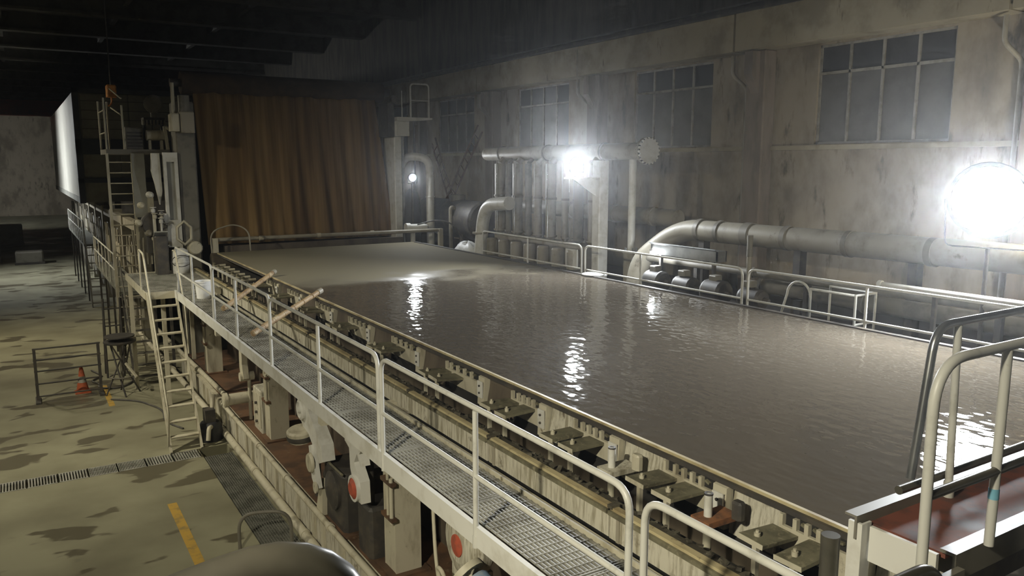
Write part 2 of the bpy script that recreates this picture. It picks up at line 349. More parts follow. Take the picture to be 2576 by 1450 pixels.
# ------------------------------------------------------------------ machine foundation
fd = thing('machine_foundation', 'long ivory machine plinth with rust-brown top under the walkway', 'plinth', (7.5, 13, 0))
MB().box(3.74, 11.5, 2.0, 24.5, 0, .60).build('plinth', 'ivory_drip', fd)
MB().box(3.78, 11.5, 2.0, 24.5, .60, .64).build('top_plate', 'rust_top', fd)
k = 0
y = 9.4
while y < 24:
    MB().box(3.70, 3.74, y, y + .12, .02, .60).build('stiffener', 'ivory', fd); y += .9 if k % 3 else .45; k += 1
MB().box(3.70, 3.80, 8.5, 24.5, .60, .655).build('edge_angle', 'ivory', fd)
def flanged_pipe(name, label, path, r, m, fl=(), fr=1.7, ft=.03, n=12, bolts=False):
    p0 = Vector(path[0]); t = thing(name, label, 'pipe', (p0.x, p0.y, min(Vector(q).z for q in path) - r))
    MB().tube(path, r, n).build('pipe_run', m, t)
    for c, d in fl:
        c = Vector(c); d = Vector(d).normalized(); MB().cyl(c - d * ft, c + d * ft, r * fr, n).build('flange', m, t)
    return t
flanged_pipe('floor_pipe', 'low ivory pipe lying along the foot of the machine plinth', [(3.63, 9.3, .10), (3.63, 19.5, .10)], .075, 'ivory', [((3.63, yy, .10), (0, 1, 0)) for yy in (12.4, 15.6)], 1.15, .05)
flanged_pipe('rim_pipe', 'thinner ivory pipe running along the upper rim of the plinth', [(3.67, 8.9, .70), (3.67, 18.6, .70)], .05, 'ivory', [((3.67, yy, .70), (0, 1, 0)) for yy in (11.2, 13.5, 15.4)], 1.35, .04)
flanged_pipe('cross_pipe', 'horizontal ivory pipe stub crossing the plinth behind the ladder foot', [(3.45, 17.45, 1.12), (4.75, 17.45, 1.12)], .13, 'ivory', [((3.5, 17.45, 1.12), (1, 0, 0))], 1.25, .04)
flanged_pipe('return_pipe', 'long slim ivory pipe beyond the ladder along the machine foot', [(3.5, 18.9, .35), (3.3, 30.0, .35)], .07, 'ivory', [((3.41, 24, .35), (0, 1, 0))], 1.4)
flanged_pipe('supply_pipe', 'second slim ivory pipe beside the machine foot beyond the ladder', [(3.85, 18.9, .75), (3.6, 30.0, .75)], .06, 'ivory', [((3.76, 22, .75), (0, 1, 0))], 1.4)

# save-all under the wire: closes the view under the table
sv = thing('save_all_tray', 'dark brown save-all trough under the wire behind the columns', 'trough', (7.9, 13, .64))
MB().box(4.95, 11.2, 1.0, 24.0, .64, 3.0).build('trough', 'tray_brown', sv)
for i in range(9): MB().box(4.90, 4.95, 3.2 + i * 2.3, 3.32 + i * 2.3, .64, 3.0).build('rib', 'tray_brown', sv)

# ------------------------------------------------------------------ support columns
def column(y, label):
    t = thing('support_column', label, 'column', (4.15, y, .64), 'columns carrying the walkway and wire table')
    MB().box(3.98, 4.36, y - .19, y - .165, .66, 2.93).box(3.98, 4.36, y + .165, y + .19, .66, 2.93).box(4.15, 4.19, y - .165, y + .165, .66, 2.93).build('shaft', 'ivory', t)
    MB().box(3.985, 4.01, y - .165, y + .165, .66, 2.93).build('web_cover', 'ivory', t)
    MB().box(3.88, 4.46, y - .29, y + .29, .641, .67).build('base_plate', 'rust_top', t)
    MB().box(3.06, 4.5, y - .07, y + .07, 2.9, 3.05).build('cross_arm', 'ivory', t)
    br = MB().box(3.90, 3.98, y - .26, y + .1, 1.95, 2.0).box(3.90, 3.98, y - .26, y + .1, 1.45, 1.5); br.build('clamp', 'rust_top', t)
    MB().cyl((3.93, y - .2, 1.42), (3.93, y - .2, 2.05), .03, 8).build('conduit', 'ivory', t)
    MB().cyl((3.93, y - .08, 1.5), (3.93, y - .08, 2.4), .022, 8).build('conduit', 'ivory', t)
    return t
column(9.6, 'tall ivory column under the walkway nearest the camera, with clamps')
column(15.85, 'ivory column under the walkway behind the white swing arm')
column(22.0, 'ivory column under the walkway end behind the ladder')
bx = thing('junction_box', 'narrow ivory cabinet standing on the plinth left of the middle column', 'cabinet', (4.1, 16.6, .64))
MB().bevbox(3.95, 4.3, 16.2, 16.85, .64, 1.55, .02).build('body', 'ivory_drip', bx)
jd = MB().box(3.935, 3.95, 16.25, 16.8, .75, 1.45).build('door', 'ivory', bx)
for zz in (.85, 1.05, 1.25): MB().cyl((3.89, 16.5, zz), (3.95, 16.5, zz), .03, 8).build('knob', 'dark_iron', jd)

# ------------------------------------------------------------------ walkway beside the wire
wk = thing('walkway', 'long steel walkway with open grating beside the wire', 'walkway', (3.6, 11, 3.0))
MB().box(3.0, 3.045, 1.2, 20.0, 3.06, 3.24).box(3.045, 3.10, 1.2, 20.0, 3.06, 3.075).build('edge_channel', 'white_paint', wk)
MB().box(3.745, 3.765, 1.2, 20.0, 3.06, 3.225).box(3.765, 3.80, 1.2, 20.0, 3.06, 3.07).build('kick_plate', 'ivory', wk)
MB().box(3.81, 3.87, 1.2, 20.0, 3.12, 3.16).build('inner_rail', 'ivory', wk)
MB().cyl((3.91, 1.2, 3.1), (3.91, 20.0, 3.1), .02, 8).build('air_line', 'ivory', wk)
yy = 1.25; pi_ = 0
while yy < 19.5:
    pl = 1.56; g_ = MB(); nb = 16
    for i in range(nb):
        x = 3.13 + i * (.58 / (nb - 1)); g_.box(x - .007, x + .007, yy, yy + pl - .03, 3.182, 3.2)
    for j in range(16):
        y = yy + .03 + j * (pl - .09) / 15; g_.box(3.115, 3.725, y - .004, y + .004, 3.19, 3.204)
    g_.box(3.115, 3.725, yy - .004, yy + .008, 3.16, 3.202).box(3.115, 3.725, yy + pl - .035, yy + pl - .025, 3.16, 3.202)
    o = g_.build('grating_panel', 'grate', wk); o['kind'] = 'stuff'
    MB().box(3.06, 3.86, yy - .06, yy - .02, 3.06, 3.155).build('bearer', 'dark_iron', wk)
    yy += pl; pi_ += 1
MB().box(3.3, 3.36, 1.2, 20, 3.06, 3.12).build('stringer', 'dark_iron', wk)

def rail_bay(label, X, y0, y1, zt, zb, group, mids=None, r=.024, sq=False, midz=.5, dark='rail_paint', sp=.12):
    t = thing('guard_rail', label, 'railing', (X, (y0 + y1) / 2, zb), group)
    far = max(y0, y1); near = min(y0, y1)
    if sq: path = [(X, far, zb), (X, far, zt)] + fillet([(X, far, zt), (X, near, zt), (X, near, zb)], .16, 6)[1:]
    else: path = fillet([(X, far, zb), (X, far, zt), (X, near, zt), (X, near, zb)], .16, 6)
    MB().tube(path, r, 10).build('top_rail', dark, t)
    MB().cyl((X, near + r, zb + midz + .12), (X, far - r, zb + midz + .12), r * .92, 10).build('mid_rail', dark, t)
    for ym in (mids or [(y0 + y1) / 2]):
        pst = MB().cyl((X, ym, zb), (X, ym, zt - r), r, 10).build('post', dark, t)
        MB().cyl((X, ym, zb), (X, ym, zb + .1), r * 1.25, 10).build('sleeve', dark, pst)
    return t
GL = 'walkway guard rails beside the wire'
LX = 2.97
rail_bay('square-ended guard rail bay at the far end of the near walkway', LX + .12, 20.0, 16.02, 4.25, 3.05, GL, [18.1], sq=True)
rail_bay('guard rail bay in front of the two leaning bamboo poles', LX + .10, 15.85, 11.82, 4.25, 3.05, GL, [14.0])
rail_bay('guard rail bay above the white swing arm drive', LX + .06, 11.66, 7.52, 4.25, 3.05, GL, [9.45])
rail_bay('guard rail bay in the picture middle, with one bright lit post', LX + .04, 7.38, 3.50, 4.25, 3.05, GL, [5.42])
rail_bay('guard rail bay running out of the picture bottom, nearest the camera', LX + .04, 3.36, .9, 4.25, 3.05, GL, [2.0])
# landing at the ladder head
ld = thing('landing', 'small grating landing at the head of the ladder', 'landing', (3.2, 21.4, 3.05))
g_ = MB()
for i in range(42): g_.box(2.4 + i * .04, 2.412 + i * .04, 20.05, 23.9, 3.165, 3.2)
for j in range(26): g_.box(2.4, 4.05, 20.1 + j * .15, 20.11 + j * .15, 3.188, 3.2)
o = g_.build('grating_panel', 'grate', ld); o['kind'] = 'stuff'
MB().box(2.36, 4.06, 20.02, 20.05, 3.05, 3.22).box(2.36, 2.40, 20.05, 23.9, 3.05, 3.22).box(2.36, 4.06, 23.9, 23.94, 3.05, 3.22).build('edge_channel', 'ivory', ld)
for x, y, zz in ((2.45, 23.8, 0), (3.98, 23.8, .641), (2.95, 21.6, 0)): MB().box(x - .05, x + .05, y - .05, y + .05, zz, 3.05).build('leg', 'ivory', ld)

# ------------------------------------------------------------------ steep ladder on the hall floor
lt = thing('ship_ladder', 'steep ivory ladder rising from the floor to the walkway landing', 'ladder', (2.7, 17.9, 0))
A0, A1 = Vector((0, 17.85, 0)), Vector((0, 20.05, 3.2))
for x in (2.40, 3.03):
    d = (A1 - A0).normalized(); nrm = Vector((0, -d.z, d.y))
    s_ = MB(); P = [A0 + nrm * .07, A0 - nrm * .07, A1 - nrm * .07, A1 + nrm * .07]
    s_.prism([(p.y, p.z) for p in P], 'x', x - .02, x + .02); s_.build('stringer', 'ivory', lt)
for i in range(1, 11):
    p = A0.lerp(A1, i / 11.0); MB().box(2.42, 3.01, p.y - .09, p.y + .07, p.z - .015, p.z + .015).build('tread', 'ivory', lt)
MB().tube(fillet([(2.36, 17.9, .15), (2.36, 17.55, .95), (2.36, 19.85, 4.15), (2.36, 20.6, 4.2), (2.36, 20.6, 3.2)], .15, 4), .022, 8).build('handrail', 'ivory', lt)
MB().tube(fillet([(3.07, 19.0, 1.9), (3.07, 19.1, 2.9), (3.07, 19.95, 4.15), (3.07, 20.3, 4.15)], .15, 4), .02, 8).build('handrail', 'ivory', lt)

# ------------------------------------------------------------------ drain grates on the floor
def xgrate(x1, fine):
    t = MB(); x0 = x1 - .53; nb = 18 if fine else 10
    t.box(x0, x1 - .015, 17.31, 17.345, -.04, .002).box(x0, x1 - .015, 17.805, 17.84, -.04, .002)
    for i in range(nb):
        c = x0 + (i + .5) * .515 / nb; t.box(c - .2575 / nb * .5, c + .2575 / nb * .5, 17.345, 17.805, -.03, .001)
    if fine: t.box(x0, x1 - .015, 17.56, 17.59, -.02, .001)
    return t
for i in range(8):
    o = xgrate(2.93 - i * .535, i in (2, 3)).build('trench_grate', 'grate')
    tag(o, 'steel floor drain grate, %s counting left from the ladder foot' % ORD[i], 'grate', 'grates of the floor trench')
for i in range(4):
    t = MB(); y1 = 17.25 - i * 1.9; y0 = y1 - 1.88
    for k in range(14): x = 2.975 + k * .0425; t.box(x, x + .014, y0, y1, -.03, 0)
    for k in range(40): y = y0 + k * 1.865 / 39; t.box(2.965, 3.545, y, y + .014, -.025, .001)
    o = t.build('drain_mesh_panel', 'grate_floor'); tag(o, 'dark mesh drain panel beside the plinth, %s from the ladder' % ORD[i], 'grate', 'mesh panels along the plinth')
hp = MB().tube(fillet([(2.62, 12.6, 0), (2.62, 12.6, .62), (3.38, 12.3, .62), (3.38, 12.3, 0)], .3, 7), .028, 10).build('hoop_rail', 'pipe_dark'); tag(hp, 'dark bent-pipe hoop standing over the mesh drain panels', 'hoop')
# ------------------------------------------------------------------ wire table side
tb = thing('table_beam', 'ivory side beam of the wire table along the walkway, streaked with drips', 'beam', (4.3, 12, 2.9))
y = .9
while y < 23.6:
    e_ = min(y + 2.05, 23.8); off = random.uniform(-.006, .006)
    MB().box(4.10 + off, 4.13 + off, y, e_, 3.02, 3.235).build('web_plate', 'ivory_drip', tb)
    MB().box(4.075 + off, 4.10 + off, y + .005, e_ - .005, 3.235, 3.275).build('flange', 'plate_olive', tb)
    MB().box(4.10 + off, 4.165 + off, y + .01, e_ - .01, 3.275, 3.30).build('cap_strip', 'ochre_edge', tb)
    MB().box(4.085, 4.10, e_ - .14, e_ - .1, 3.02, 3.235).build('rib', 'pipe_paint', tb)
    MB().cbox((4.13, e_ - .01, 3.305), (.09, .06, .03)).build('joint_cap', 'grime', tb)
    y += 2.07
lg = thing('table_ledge', 'grimy ledge full of fibre clumps below the wire edge', 'ledge', (4.6, 12, 2.9))
MB().prism([(4.165, 3.20), (4.165, 3.275), (4.30, 3.25), (4.52, 3.09), (4.52, 3.05)], 'y', .9, 24.0).build('shelf', 'grime', lg)
MB().box(4.14, 4.84, .9, 24.0, 2.86, 2.90).build('shade_plate', 'void_shade', lg)  # black sheet for the shaded gap under the bracket plates
cl = MB()
for i in range(420):
    y = 1.0 + random.random() ** 1.6 * 22; x = 4.18 + random.random() * .2; s_ = random.uniform(.01, .03)
    cl.cbox((x, y, (3.27 if x < 4.28 else 3.25 - (x - 4.3) * .7) + s_ * .2), (s_ * 1.5, s_ * 2.5, s_), rz=random.random() * 3, rx=random.random() - .5)
o = cl.build('fibre_clumps', 'grime', lg); o['kind'] = 'stuff'

fw = thing('forming_wire', 'wide wet brown forming wire carrying glossy paper stock', 'forming wire', (8, 12, 3.3))
m_ = MB(); nx, ny = 20, 60; x0, x1, y0, y1 = 4.87, 11.1, .3, 24.25
Vv = [(x0 + (x1 - x0) * i / nx, y0 + (y1 - y0) * j / ny, 3.62) for j in range(ny + 1) for i in range(nx + 1)]
m_.add(Vv, [(j * (nx + 1) + i, j * (nx + 1) + i + 1, (j + 1) * (nx + 1) + i + 1, (j + 1) * (nx + 1) + i) for j in range(ny) for i in range(nx)], True)
m_.box(4.88, 11.09, .3, 24.25, 3.585, 3.612)
m_.build('stock_sheet', 'wet_stock', fw)
MB().box(4.835, 4.868, .3, 24.1, 3.59, 3.627).build('edge_strip', 'ochre_edge', fw)
MB().box(4.80, 4.835, .3, 24.1, 3.56, 3.60).build('edge_band', 'dark_iron', fw)
MB().box(11.1, 11.2, .3, 24.1, 3.55, 3.64).build('edge_strip', 'dark_iron', fw)
MB().cyl((4.7, 24.2, 3.31), (11.3, 24.2, 3.31), .31, 28).build('couch_roll', 'tray_brown', fw)
MB().box(4.86, 11.1, .3, 24.0, 3.02, 3.2).build('shade_back', 'void_shade', fw)  # black backing that paints the dark gap under the wire

UN = [2.5, 3.82, 5.12, 6.5, 7.75, 9.45, 11.3, 13.2, 15.0, 16.9, 18.6]
def foil_unit(Y0, lab, L_=.62):
    t = thing('foil_box', lab, 'foil box', (4.8, Y0 - L_ / 2, 3.0), 'foil boxes along the wire edge')
    MB().box(4.79, 4.82, Y0 - L_, Y0, 3.27, 3.46).build('end_plate', 'ivory', t)
    MB().box(4.79, 4.85, Y0 - .03, Y0, 3.46, 3.545).build('corner_post', 'ivory', t)
    for k in range(4):
        y = Y0 - .14 - k * (L_ - .2) / 4
        th = MB().box(4.79, 4.85, y - .018, y + .018, 3.46, 3.545).build('tooth', 'ivory', t)
        MB().cbox((4.825, y - .07, 3.515), (.045, .05, .02), rx=random.uniform(-.4, .4)).build('wedge', 'plate_olive', th)
    MB().box(4.83, 4.86, Y0 - L_, Y0, 3.2, 3.56).build('slot_shade', 'void_shade', t)  # shade of the cavity behind the teeth, painted black
    MB().prism([(4.75, 3.2), (4.85, 3.2), (4.85, 3.57), (4.77, 3.555)], 'y', Y0 - L_ - .16, Y0 - L_ - .01).build('end_block', 'ivory', t)
    pl = MB().box(4.735, 4.75, Y0 - L_ - .15, Y0 - L_ - .03, 3.3, 3.51); bpl = pl.build('bolt_plate', 'white_paint', t)
    for zz in (3.36, 3.45): MB().cyl((4.72, Y0 - L_ - .09, zz), (4.736, Y0 - L_ - .09, zz), .014, 6).build('bolt', 'dark_iron', bpl)
    return t
def bracket(yc, lab, tilt):
    t = thing('bracket_plate', lab, 'bracket', (4.48, yc, 2.9), 'bolted bracket plates beside the foil boxes')
    Mx = Matrix.Translation((4.59, yc, 3.43)) @ Matrix.Rotation(tilt, 4, 'Y') @ Matrix.Rotation(tilt * .5, 4, 'X')
    MB().box(-.19, .2, -.12, .12, -.014, .014, Mx).build('plate', 'plate_olive', t)
    MB().box(-.195, -.19, -.12, .12, -.02, .02, Mx).build('front_lip', 'ivory', t)
    MB().box(4.435, 4.475, yc - .03, yc + .01, 3.08, 3.415).build('leg', 'ivory', t)
    bo = MB().cyl((4.50, yc + .02, 3.44), (4.50, yc + .02, 3.475), .026, 6).build('bolt', 'ivory', t)
    MB().cyl((4.50, yc + .02, 3.475), (4.50, yc + .02, 3.495), .013, 8).build('stud', 'ivory', bo)
    return t
def apron(y0, y1, lab):
    o = MB(); n_ = 6
    for k in range(n_):
        a, b_ = k / n_, (k + 1) / n_
        def xx(t): return 4.84 - .05 * math.sin(t * PI * .5) ** 2
        o.face([(xx(1 - a), y0, 3.18 + a * .375), (xx(1 - a), y1, 3.18 + a * .375), (xx(1 - b_), y1, 3.18 + b_ * .375), (xx(1 - b_), y0, 3.18 + b_ * .375)], True)
        o.face([(4.84, y0, 3.18 + a * .375), (4.84, y1, 3.18 + a * .375), (4.84, y1, 3.18 + b_ * .375), (4.84, y0, 3.18 + b_ * .375)])
    q = o.build('splash_apron', 'ivory_drip' if y1 < 8 else 'tray_brown'); tag(q, lab, 'apron', 'splash aprons between the foil boxes'); return q
for i, Y0 in enumerate(UN):
    foil_unit(Y0, 'notched ivory foil box under the wire edge, %s from the front bridge' % ORD[i], .62 if Y0 < 8 else .95)
    bracket(Y0 - .06, 'olive bolted plate, far one of the %s pair from the front bridge' % ORD[i], random.uniform(-.05, .07))
    bracket(Y0 - .40, 'olive bolted plate, near one of the %s pair from the front bridge' % ORD[i], random.uniform(-.05, .09))
    L_ = .62 if Y0 < 8 else .95
    lo = UN[i - 1] + .02 if i else .9
    if Y0 - L_ - .18 - lo > .05: apron(lo, Y0 - L_ - .18, 'stained curved apron, %s gap from the front bridge' % ORD[i])
def post(yc, lab, rusty):
    t = thing('jack_post', lab, 'post', (4.6, yc, 3.0), 'short white posts beside the wire edge')
    MB().cyl((4.50, yc, 3.08), (4.50, yc, 3.36), .035, 12).build('lower_tube', 'ivory', t)
    ut = MB().cyl((4.50, yc, 3.41), (4.50, yc, 3.60), .035, 12).build('upper_tube', 'white_paint', t)
    MB().lathe((4.50, yc, 3.601), (0, 0, 1), [(.037, -.01), (.037, .004), (.02, .004), (.02, -.01)], 12).build('open_rim', 'dark_iron', ut)
    MB().box(4.40, 4.74, yc - .11, yc + .09, 3.36, 3.41).build('saddle', 'rust' if rusty else 'ivory_drip', t)
    MB().bevbox(4.64, 4.72, yc - .2, yc - .1, 3.40, 3.55, .02).build('limit_switch', 'dark_iron' if rusty else 'ivory', t)
    return t
post(4.28, 'white jack post with a rusty saddle beside the near foil boxes', True)
post(5.50, 'white jack post on an ivory saddle above the middle guard rail', False)
# nozzles cluster at the far end of the wire edge
for i in range(7):
    y = 19.6 + i * .55
    t = thing('spray_valve', 'small ivory spray valve at the far wire edge, %s from the bamboo poles' % ORD[i], 'valve', (4.6, y, 3.0), 'spray valves at the far wire edge')
    MB().cyl((4.6, y, 3.0), (4.6, y, 3.4), .03, 8).build('stem', 'ivory', t)
    MB().cyl((4.45, y, 3.4), (4.8, y, 3.4), .04, 8).build('body', 'ivory', t)
    MB().cbox((4.5, y, 3.47), (.05, .12, .05)).build('lever', 'plate_olive', t)

# ------------------------------------------------------------------ drives on the plinth
gd = thing('swing_arm_drive', 'white swing arm drive with round belt wheel on the plinth', 'drive', (3.9, 11.6, .64))
MB().prism([(12.40, 2.50), (12.5, 2.38), (12.47, 2.12), (12.28, 2.0), (12.02, 1.96), (11.75, 1.78), (11.52, 1.62), (11.34, 1.7), (11.40, 1.95), (11.68, 2.14), (11.93, 2.3), (12.12, 2.52)], 'x', 3.64, 3.84).build('swing_arm', 'white_paint', gd)
MB().lathe((3.64, 12.3, 2.28), (-1, 0, 0), [(.17, 0), (.17, .04), (.13, .06), (.13, .03), (.05, .03), (.05, .08), (0, .08)], 20).build('bearing_cap', 'white_paint', gd)
MB().lathe((3.58, 12.25, 1.98), (.1, .1, -1), [(0, 0), (.19, 0), (.22, .03), (.22, .14), (.19, .17), (.19, .2), (.1, .24), (0, .24)], 22).build('belt_wheel', 'ivory', gd)
MB().lathe((3.588, 12.258, 1.90), (.1, .1, -1), [(.223, 0), (.228, .02), (.228, .06), (.223, .08)], 22).build('belt', 'dark_iron', gd)
MB().prism([(11.78, 1.85), (11.9, 1.8), (11.8, 1.3), (11.62, 1.15), (11.52, 1.22), (11.64, 1.5)], 'x', 3.60, 3.68).build('link_bar', 'white_paint', gd)
MB().lathe((3.60, 11.78, 1.56), (-1, 0, 0), [(.0, .05), (.14, .05), (.16, .02), (.16, 0), (.0, 0)], 18).build('pivot_disc', 'ivory', gd)
MB().lathe((3.60, 11.58, 1.22), (-1, 0, 0), [(.04, .03), (.09, .03), (.09, 0), (.04, 0), (.04, .03)], 14).build('ring_eye', 'ivory', gd)
MB().bevbox(3.78, 4.5, 10.85, 11.75, .70, 1.62, .06).build('gearbox', 'dark_iron', gd)
MB().lathe((3.78, 11.28, 1.25), (-1, 0, 0), [(.3, 0), (.3, .04), (.22, .07), (.08, .09), (0, .09)], 20).build('gear_cover', 'dark_iron', gd)
for k in range(8): MB().cyl((3.73, 11.28 + .26 * math.cos(k * PI / 4), 1.25 + .26 * math.sin(k * PI / 4)), (3.76, 11.28 + .26 * math.cos(k * PI / 4), 1.25 + .26 * math.sin(k * PI / 4)), .018, 6).build('bolt', 'pipe_dark', gd)
MB().cyl((3.75, 11.8, 1.66), (3.75, 10.8, 1.66), .02, 8).build('tie_rod', 'plate_olive', gd)
MB().box(3.70, 4.6, 10.75, 11.95, .641, .70).build('base_frame', 'rust_top', gd)
MB().prism([(11.95, .70), (11.65, .70), (11.6, 1.2), (11.7, 1.3)], 'x', 3.70, 3.78).build('foot_lug', 'ivory', gd)
MB().cyl((4.1, 11.75, 1.1), (4.1, 12.3, 1.1), .16, 14).build('coupling', 'dark_iron', gd)
MB().cyl((3.95, 12.6, .64), (3.95, 12.6, 2.4), .06, 10).build('riser', 'dark_iron', gd)

vv = thing('forked_valve', 'white forked valve lever with red hand wheel below the walkway', 'valve', (3.95, 10.1, .64))
MB().prism([(10.48, 2.42), (9.88, 2.5), (9.83, 2.36), (9.95, 2.26), (9.89, 2.1), (10.03, 2.24), (10.15, 2.08), (9.93, 1.86), (9.91, 1.55), (10.11, 1.55), (10.31, 1.95), (10.33, 2.24), (10.50, 2.3)], 'x', 3.70, 3.84).build('fork', 'white_paint', vv)
MB().lathe((3.70, 10.11, 1.72), (-1, 0, 0), [(0, .08), (.09, .08), (.15, .04), (.15, 0)], 18).build('hand_wheel', 'red_paint', vv)
MB().lathe((3.705, 10.11, 1.72), (-1, 0, 0), [(.15, 0), (.19, 0), (.19, .05), (.15, .05)], 18).build('wheel_rim', 'white_paint', vv)
MB().cyl((3.95, 10.2, .64), (3.95, 10.2, 2.6), .06, 10).build('valve_stem', 'dark_iron', vv)
MB().bevbox(3.85, 4.3, 10.0, 10.5, .64, 1.4, .05).build('valve_body', 'dark_iron', vv)

pm = thing('pump_set', 'ivory pump with red centre disc and blue-grey motor at picture bottom', 'pump', (3.75, 6.8, .64))
MB().lathe((3.72, 6.95, 2.24), (-1, 0, 0), [(0, -.28), (.25, -.25), (.35, -.14), (.37, -.02), (.34, .05), (.19, .09), (.12, .09), (.12, .05)], 24).build('volute', 'ivory_drip', pm)
MB().lathe((3.67, 6.95, 2.24), (-1, 0, 0), [(.12, .0), (.12, .05), (.04, .07), (0, .07)], 16).build('centre_disc', 'red_paint', pm)
for k in range(10): MB().cyl((3.66, 6.95 + .27 * math.cos(k * PI / 5), 2.24 + .27 * math.sin(k * PI / 5)), (3.69, 6.95 + .27 * math.cos(k * PI / 5), 2.24 + .27 * math.sin(k * PI / 5)), .018, 6).build('bolt', 'pipe_paint', pm)
MB().lathe((3.58, 6.52, 2.06), (.25, -.8, -.5), [(0, 0), (.15, 0), (.17, .03), (.17, .42), (.14, .48), (.14, .56), (.06, .58), (0, .58)], 20).build('motor', 'motor_blue', pm)
MB().lathe((3.56, 6.58, 2.10), (.25, -.8, -.5), [(.12, -.05), (.19, -.05), (.19, .02), (.12, .02)], 20).build('motor_flange', 'ivory', pm)
MB().tube(fillet([(3.62, 7.5, 2.95), (3.62, 7.48, 2.3), (3.60, 7.4, 1.9), (3.62, 7.3, 1.4), (3.8, 7.3, .64)], .2, 4), .022, 8).build('hose', 'ivory', pm)
MB().tube(fillet([(3.5, 7.05, 1.75), (3.46, 7.1, 2.0), (3.44, 6.9, 2.02), (3.44, 6.75, 1.7), (3.6, 6.7, 1.2)], .12, 5), .022, 8).build('pipe_loop', 'ivory', pm)
MB().box(3.5, 4.2, 6.0, 7.4, .641, .9).build('base_frame', 'rust_top', pm)
MB().box(3.7, 3.95, 6.75, 7.2, .9, 1.95).build('pedestal', 'ivory_drip', pm)
MB().box(3.6, 3.8, 6.1, 6.3, .9, 1.75).build('motor_stand', 'dark_iron', pm)

fl_ = thing('under_frame_lever', 'ivory lever hanging below the walkway left of the middle column', 'lever', (4.0, 17.2, 1.0))
MB().prism([(17.6, 2.8), (17.3, 2.85), (17.25, 2.4), (17.3, 1.9), (17.2, 1.6), (17.4, 1.5), (17.55, 1.8), (17.5, 2.4)], 'x', 3.85, 3.97).build('arm', 'ivory', fl_)
MB().cyl((3.8, 17.35, 1.62), (4.1, 17.35, 1.62), .1, 12).build('boss', 'ivory', fl_)
MB().cyl((4.0, 17.35, .64), (4.0, 17.35, 1.6), .04, 8).build('rod', 'ivory', fl_)

# ------------------------------------------------------------------ loose things on the walkway
bk = thing('bucket', 'white plastic bucket standing on the walkway grating', 'bucket', (3.42, 18.7, 3.2))
MB().lathe((3.42, 18.7, 3.203), (0, 0, 1), [(0, 0), (.155, 0), (.175, .30), (.187, .30), (.187, .33), (.178, .33), (.178, .36), (.19, .36), (.19, .395), (.17, .395), (.15, .03), (0, .03)], 24).build('body', 'bucket', bk)
MB().tube([(3.42 + .19 * math.cos(a), 18.7 + .19 * math.sin(a), 3.57 - .12 * math.sin(a)) for a in [PI * k / 12 for k in range(13)]], .005, 6).build('handle', 'steel', bk)
def pole(p, q, lab):
    t = thing('bamboo_pole', lab, 'pole', p, 'bamboo poles leaning on the walkway')
    p, q = Vector(p), Vector(q); pts = []; rs = []
    for k in range(15):
        u = k / 14; pts.append(p.lerp(q, u)); rs.append(.055 - .008 * u)
    MB().tube(pts, rs, 12).build('culm', 'bamboo', t)
    d = (q - p).normalized()
    for k in range(1, 7): c = p.lerp(q, k / 7); MB().cyl(c - d * .008, c + d * .008, .0575, 12).build('node', 'bamboo', t)
    e0 = q - d * .1; MB().cyl(e0, q + d * .02, .057, 12).build('wrapping', 'pipe_paint', t)
    return t
pole((3.42, 16.75, 3.26), (4.95, 18.45, 3.72), 'farther of two bamboo poles leaning from walkway to wire edge')
pole((3.32, 13.95, 3.26), (4.95, 15.15, 3.72), 'nearer of two bamboo poles leaning from walkway to wire edge')
# ------------------------------------------------------------------ felt curtain and press section
sh = thing('shower_bar', 'ivory shower pipe spanning the far end of the wire', 'pipe', (8.5, 24.45, 3.0))
MB().cyl((4.95, 24.75, 3.95), (12.3, 24.45, 3.95), .06, 12).build('pipe_run', 'pipe_paint', sh)
MB().box(4.86, 5.0, 24.65, 24.8, 2.9, 4.0).build('post', 'ivory', sh)
MB().box(12.2, 12.34, 24.38, 24.52, 3.2, 4.0).build('post', 'ivory', sh)
for x in (6.2, 8.0, 9.8): MB().cyl((x, 24.64, 3.95), (x + .12, 24.635, 3.95), .075, 12).build('clamp', 'ivory', sh)
MB().box(5.2, 11.0, 24.75, 24.95, 3.5, 3.75).build('catch_tray', 'tray_brown', sh)
hz_ = MB().tube(fillet([(4.75, 24.3, 3.3), (4.72, 24.35, 4.25), (5.4, 24.2, 4.45), (5.75, 24.0, 4.25), (5.75, 23.9, 3.66)], .3, 6), .022, 8).build('hose_arch', 'pipe_paint'); tag(hz_, 'thin pale hose arching over the left end of the shower pipe', 'hose')
hz_ = MB().tube(fillet([(11.2, 24.0, 4.2), (11.8, 23.9, 4.35), (12.3, 23.6, 4.25), (12.6, 23.3, 3.6), (12.6, 23.3, 3.2)], .3, 6), .022, 8).build('hose_arch', 'cable'); tag(hz_, 'dark hose arching down right of the brown felt', 'hose')

ft = thing('press_felt', 'tall brown press felt hanging in streaked vertical folds', 'felt', (7.9, 25.9, 3.7))
m_ = MB(); nx, nz_ = 120, 16; Vv = []
for j in range(nz_ + 1):
    v = j / nz_; xl = 4.93 - .12 * v; xr = 11.1 - .42 * v
    for i in range(nx + 1):
        u = i / nx
        wv = .05 * math.sin(u * 41 + 1.3 * math.sin(u * 9)) + .03 * math.sin(u * 97 + v) + .04 * math.sin(u * 17 + 2 * v)
        Vv.append((xl + (xr - xl) * u, 25.75 + .45 * v + wv * (1 - .5 * v), 3.72 + v * 4.75))
m_.add(Vv, [(j * (nx + 1) + i, j * (nx + 1) + i + 1, (j + 1) * (nx + 1) + i + 1, (j + 1) * (nx + 1) + i) for j in range(nz_) for i in range(nx)], True)
o = m_.build('felt_sheet', 'felt', ft); md = o.modifiers.new('thick', 'SOLIDIFY'); md.thickness = .012
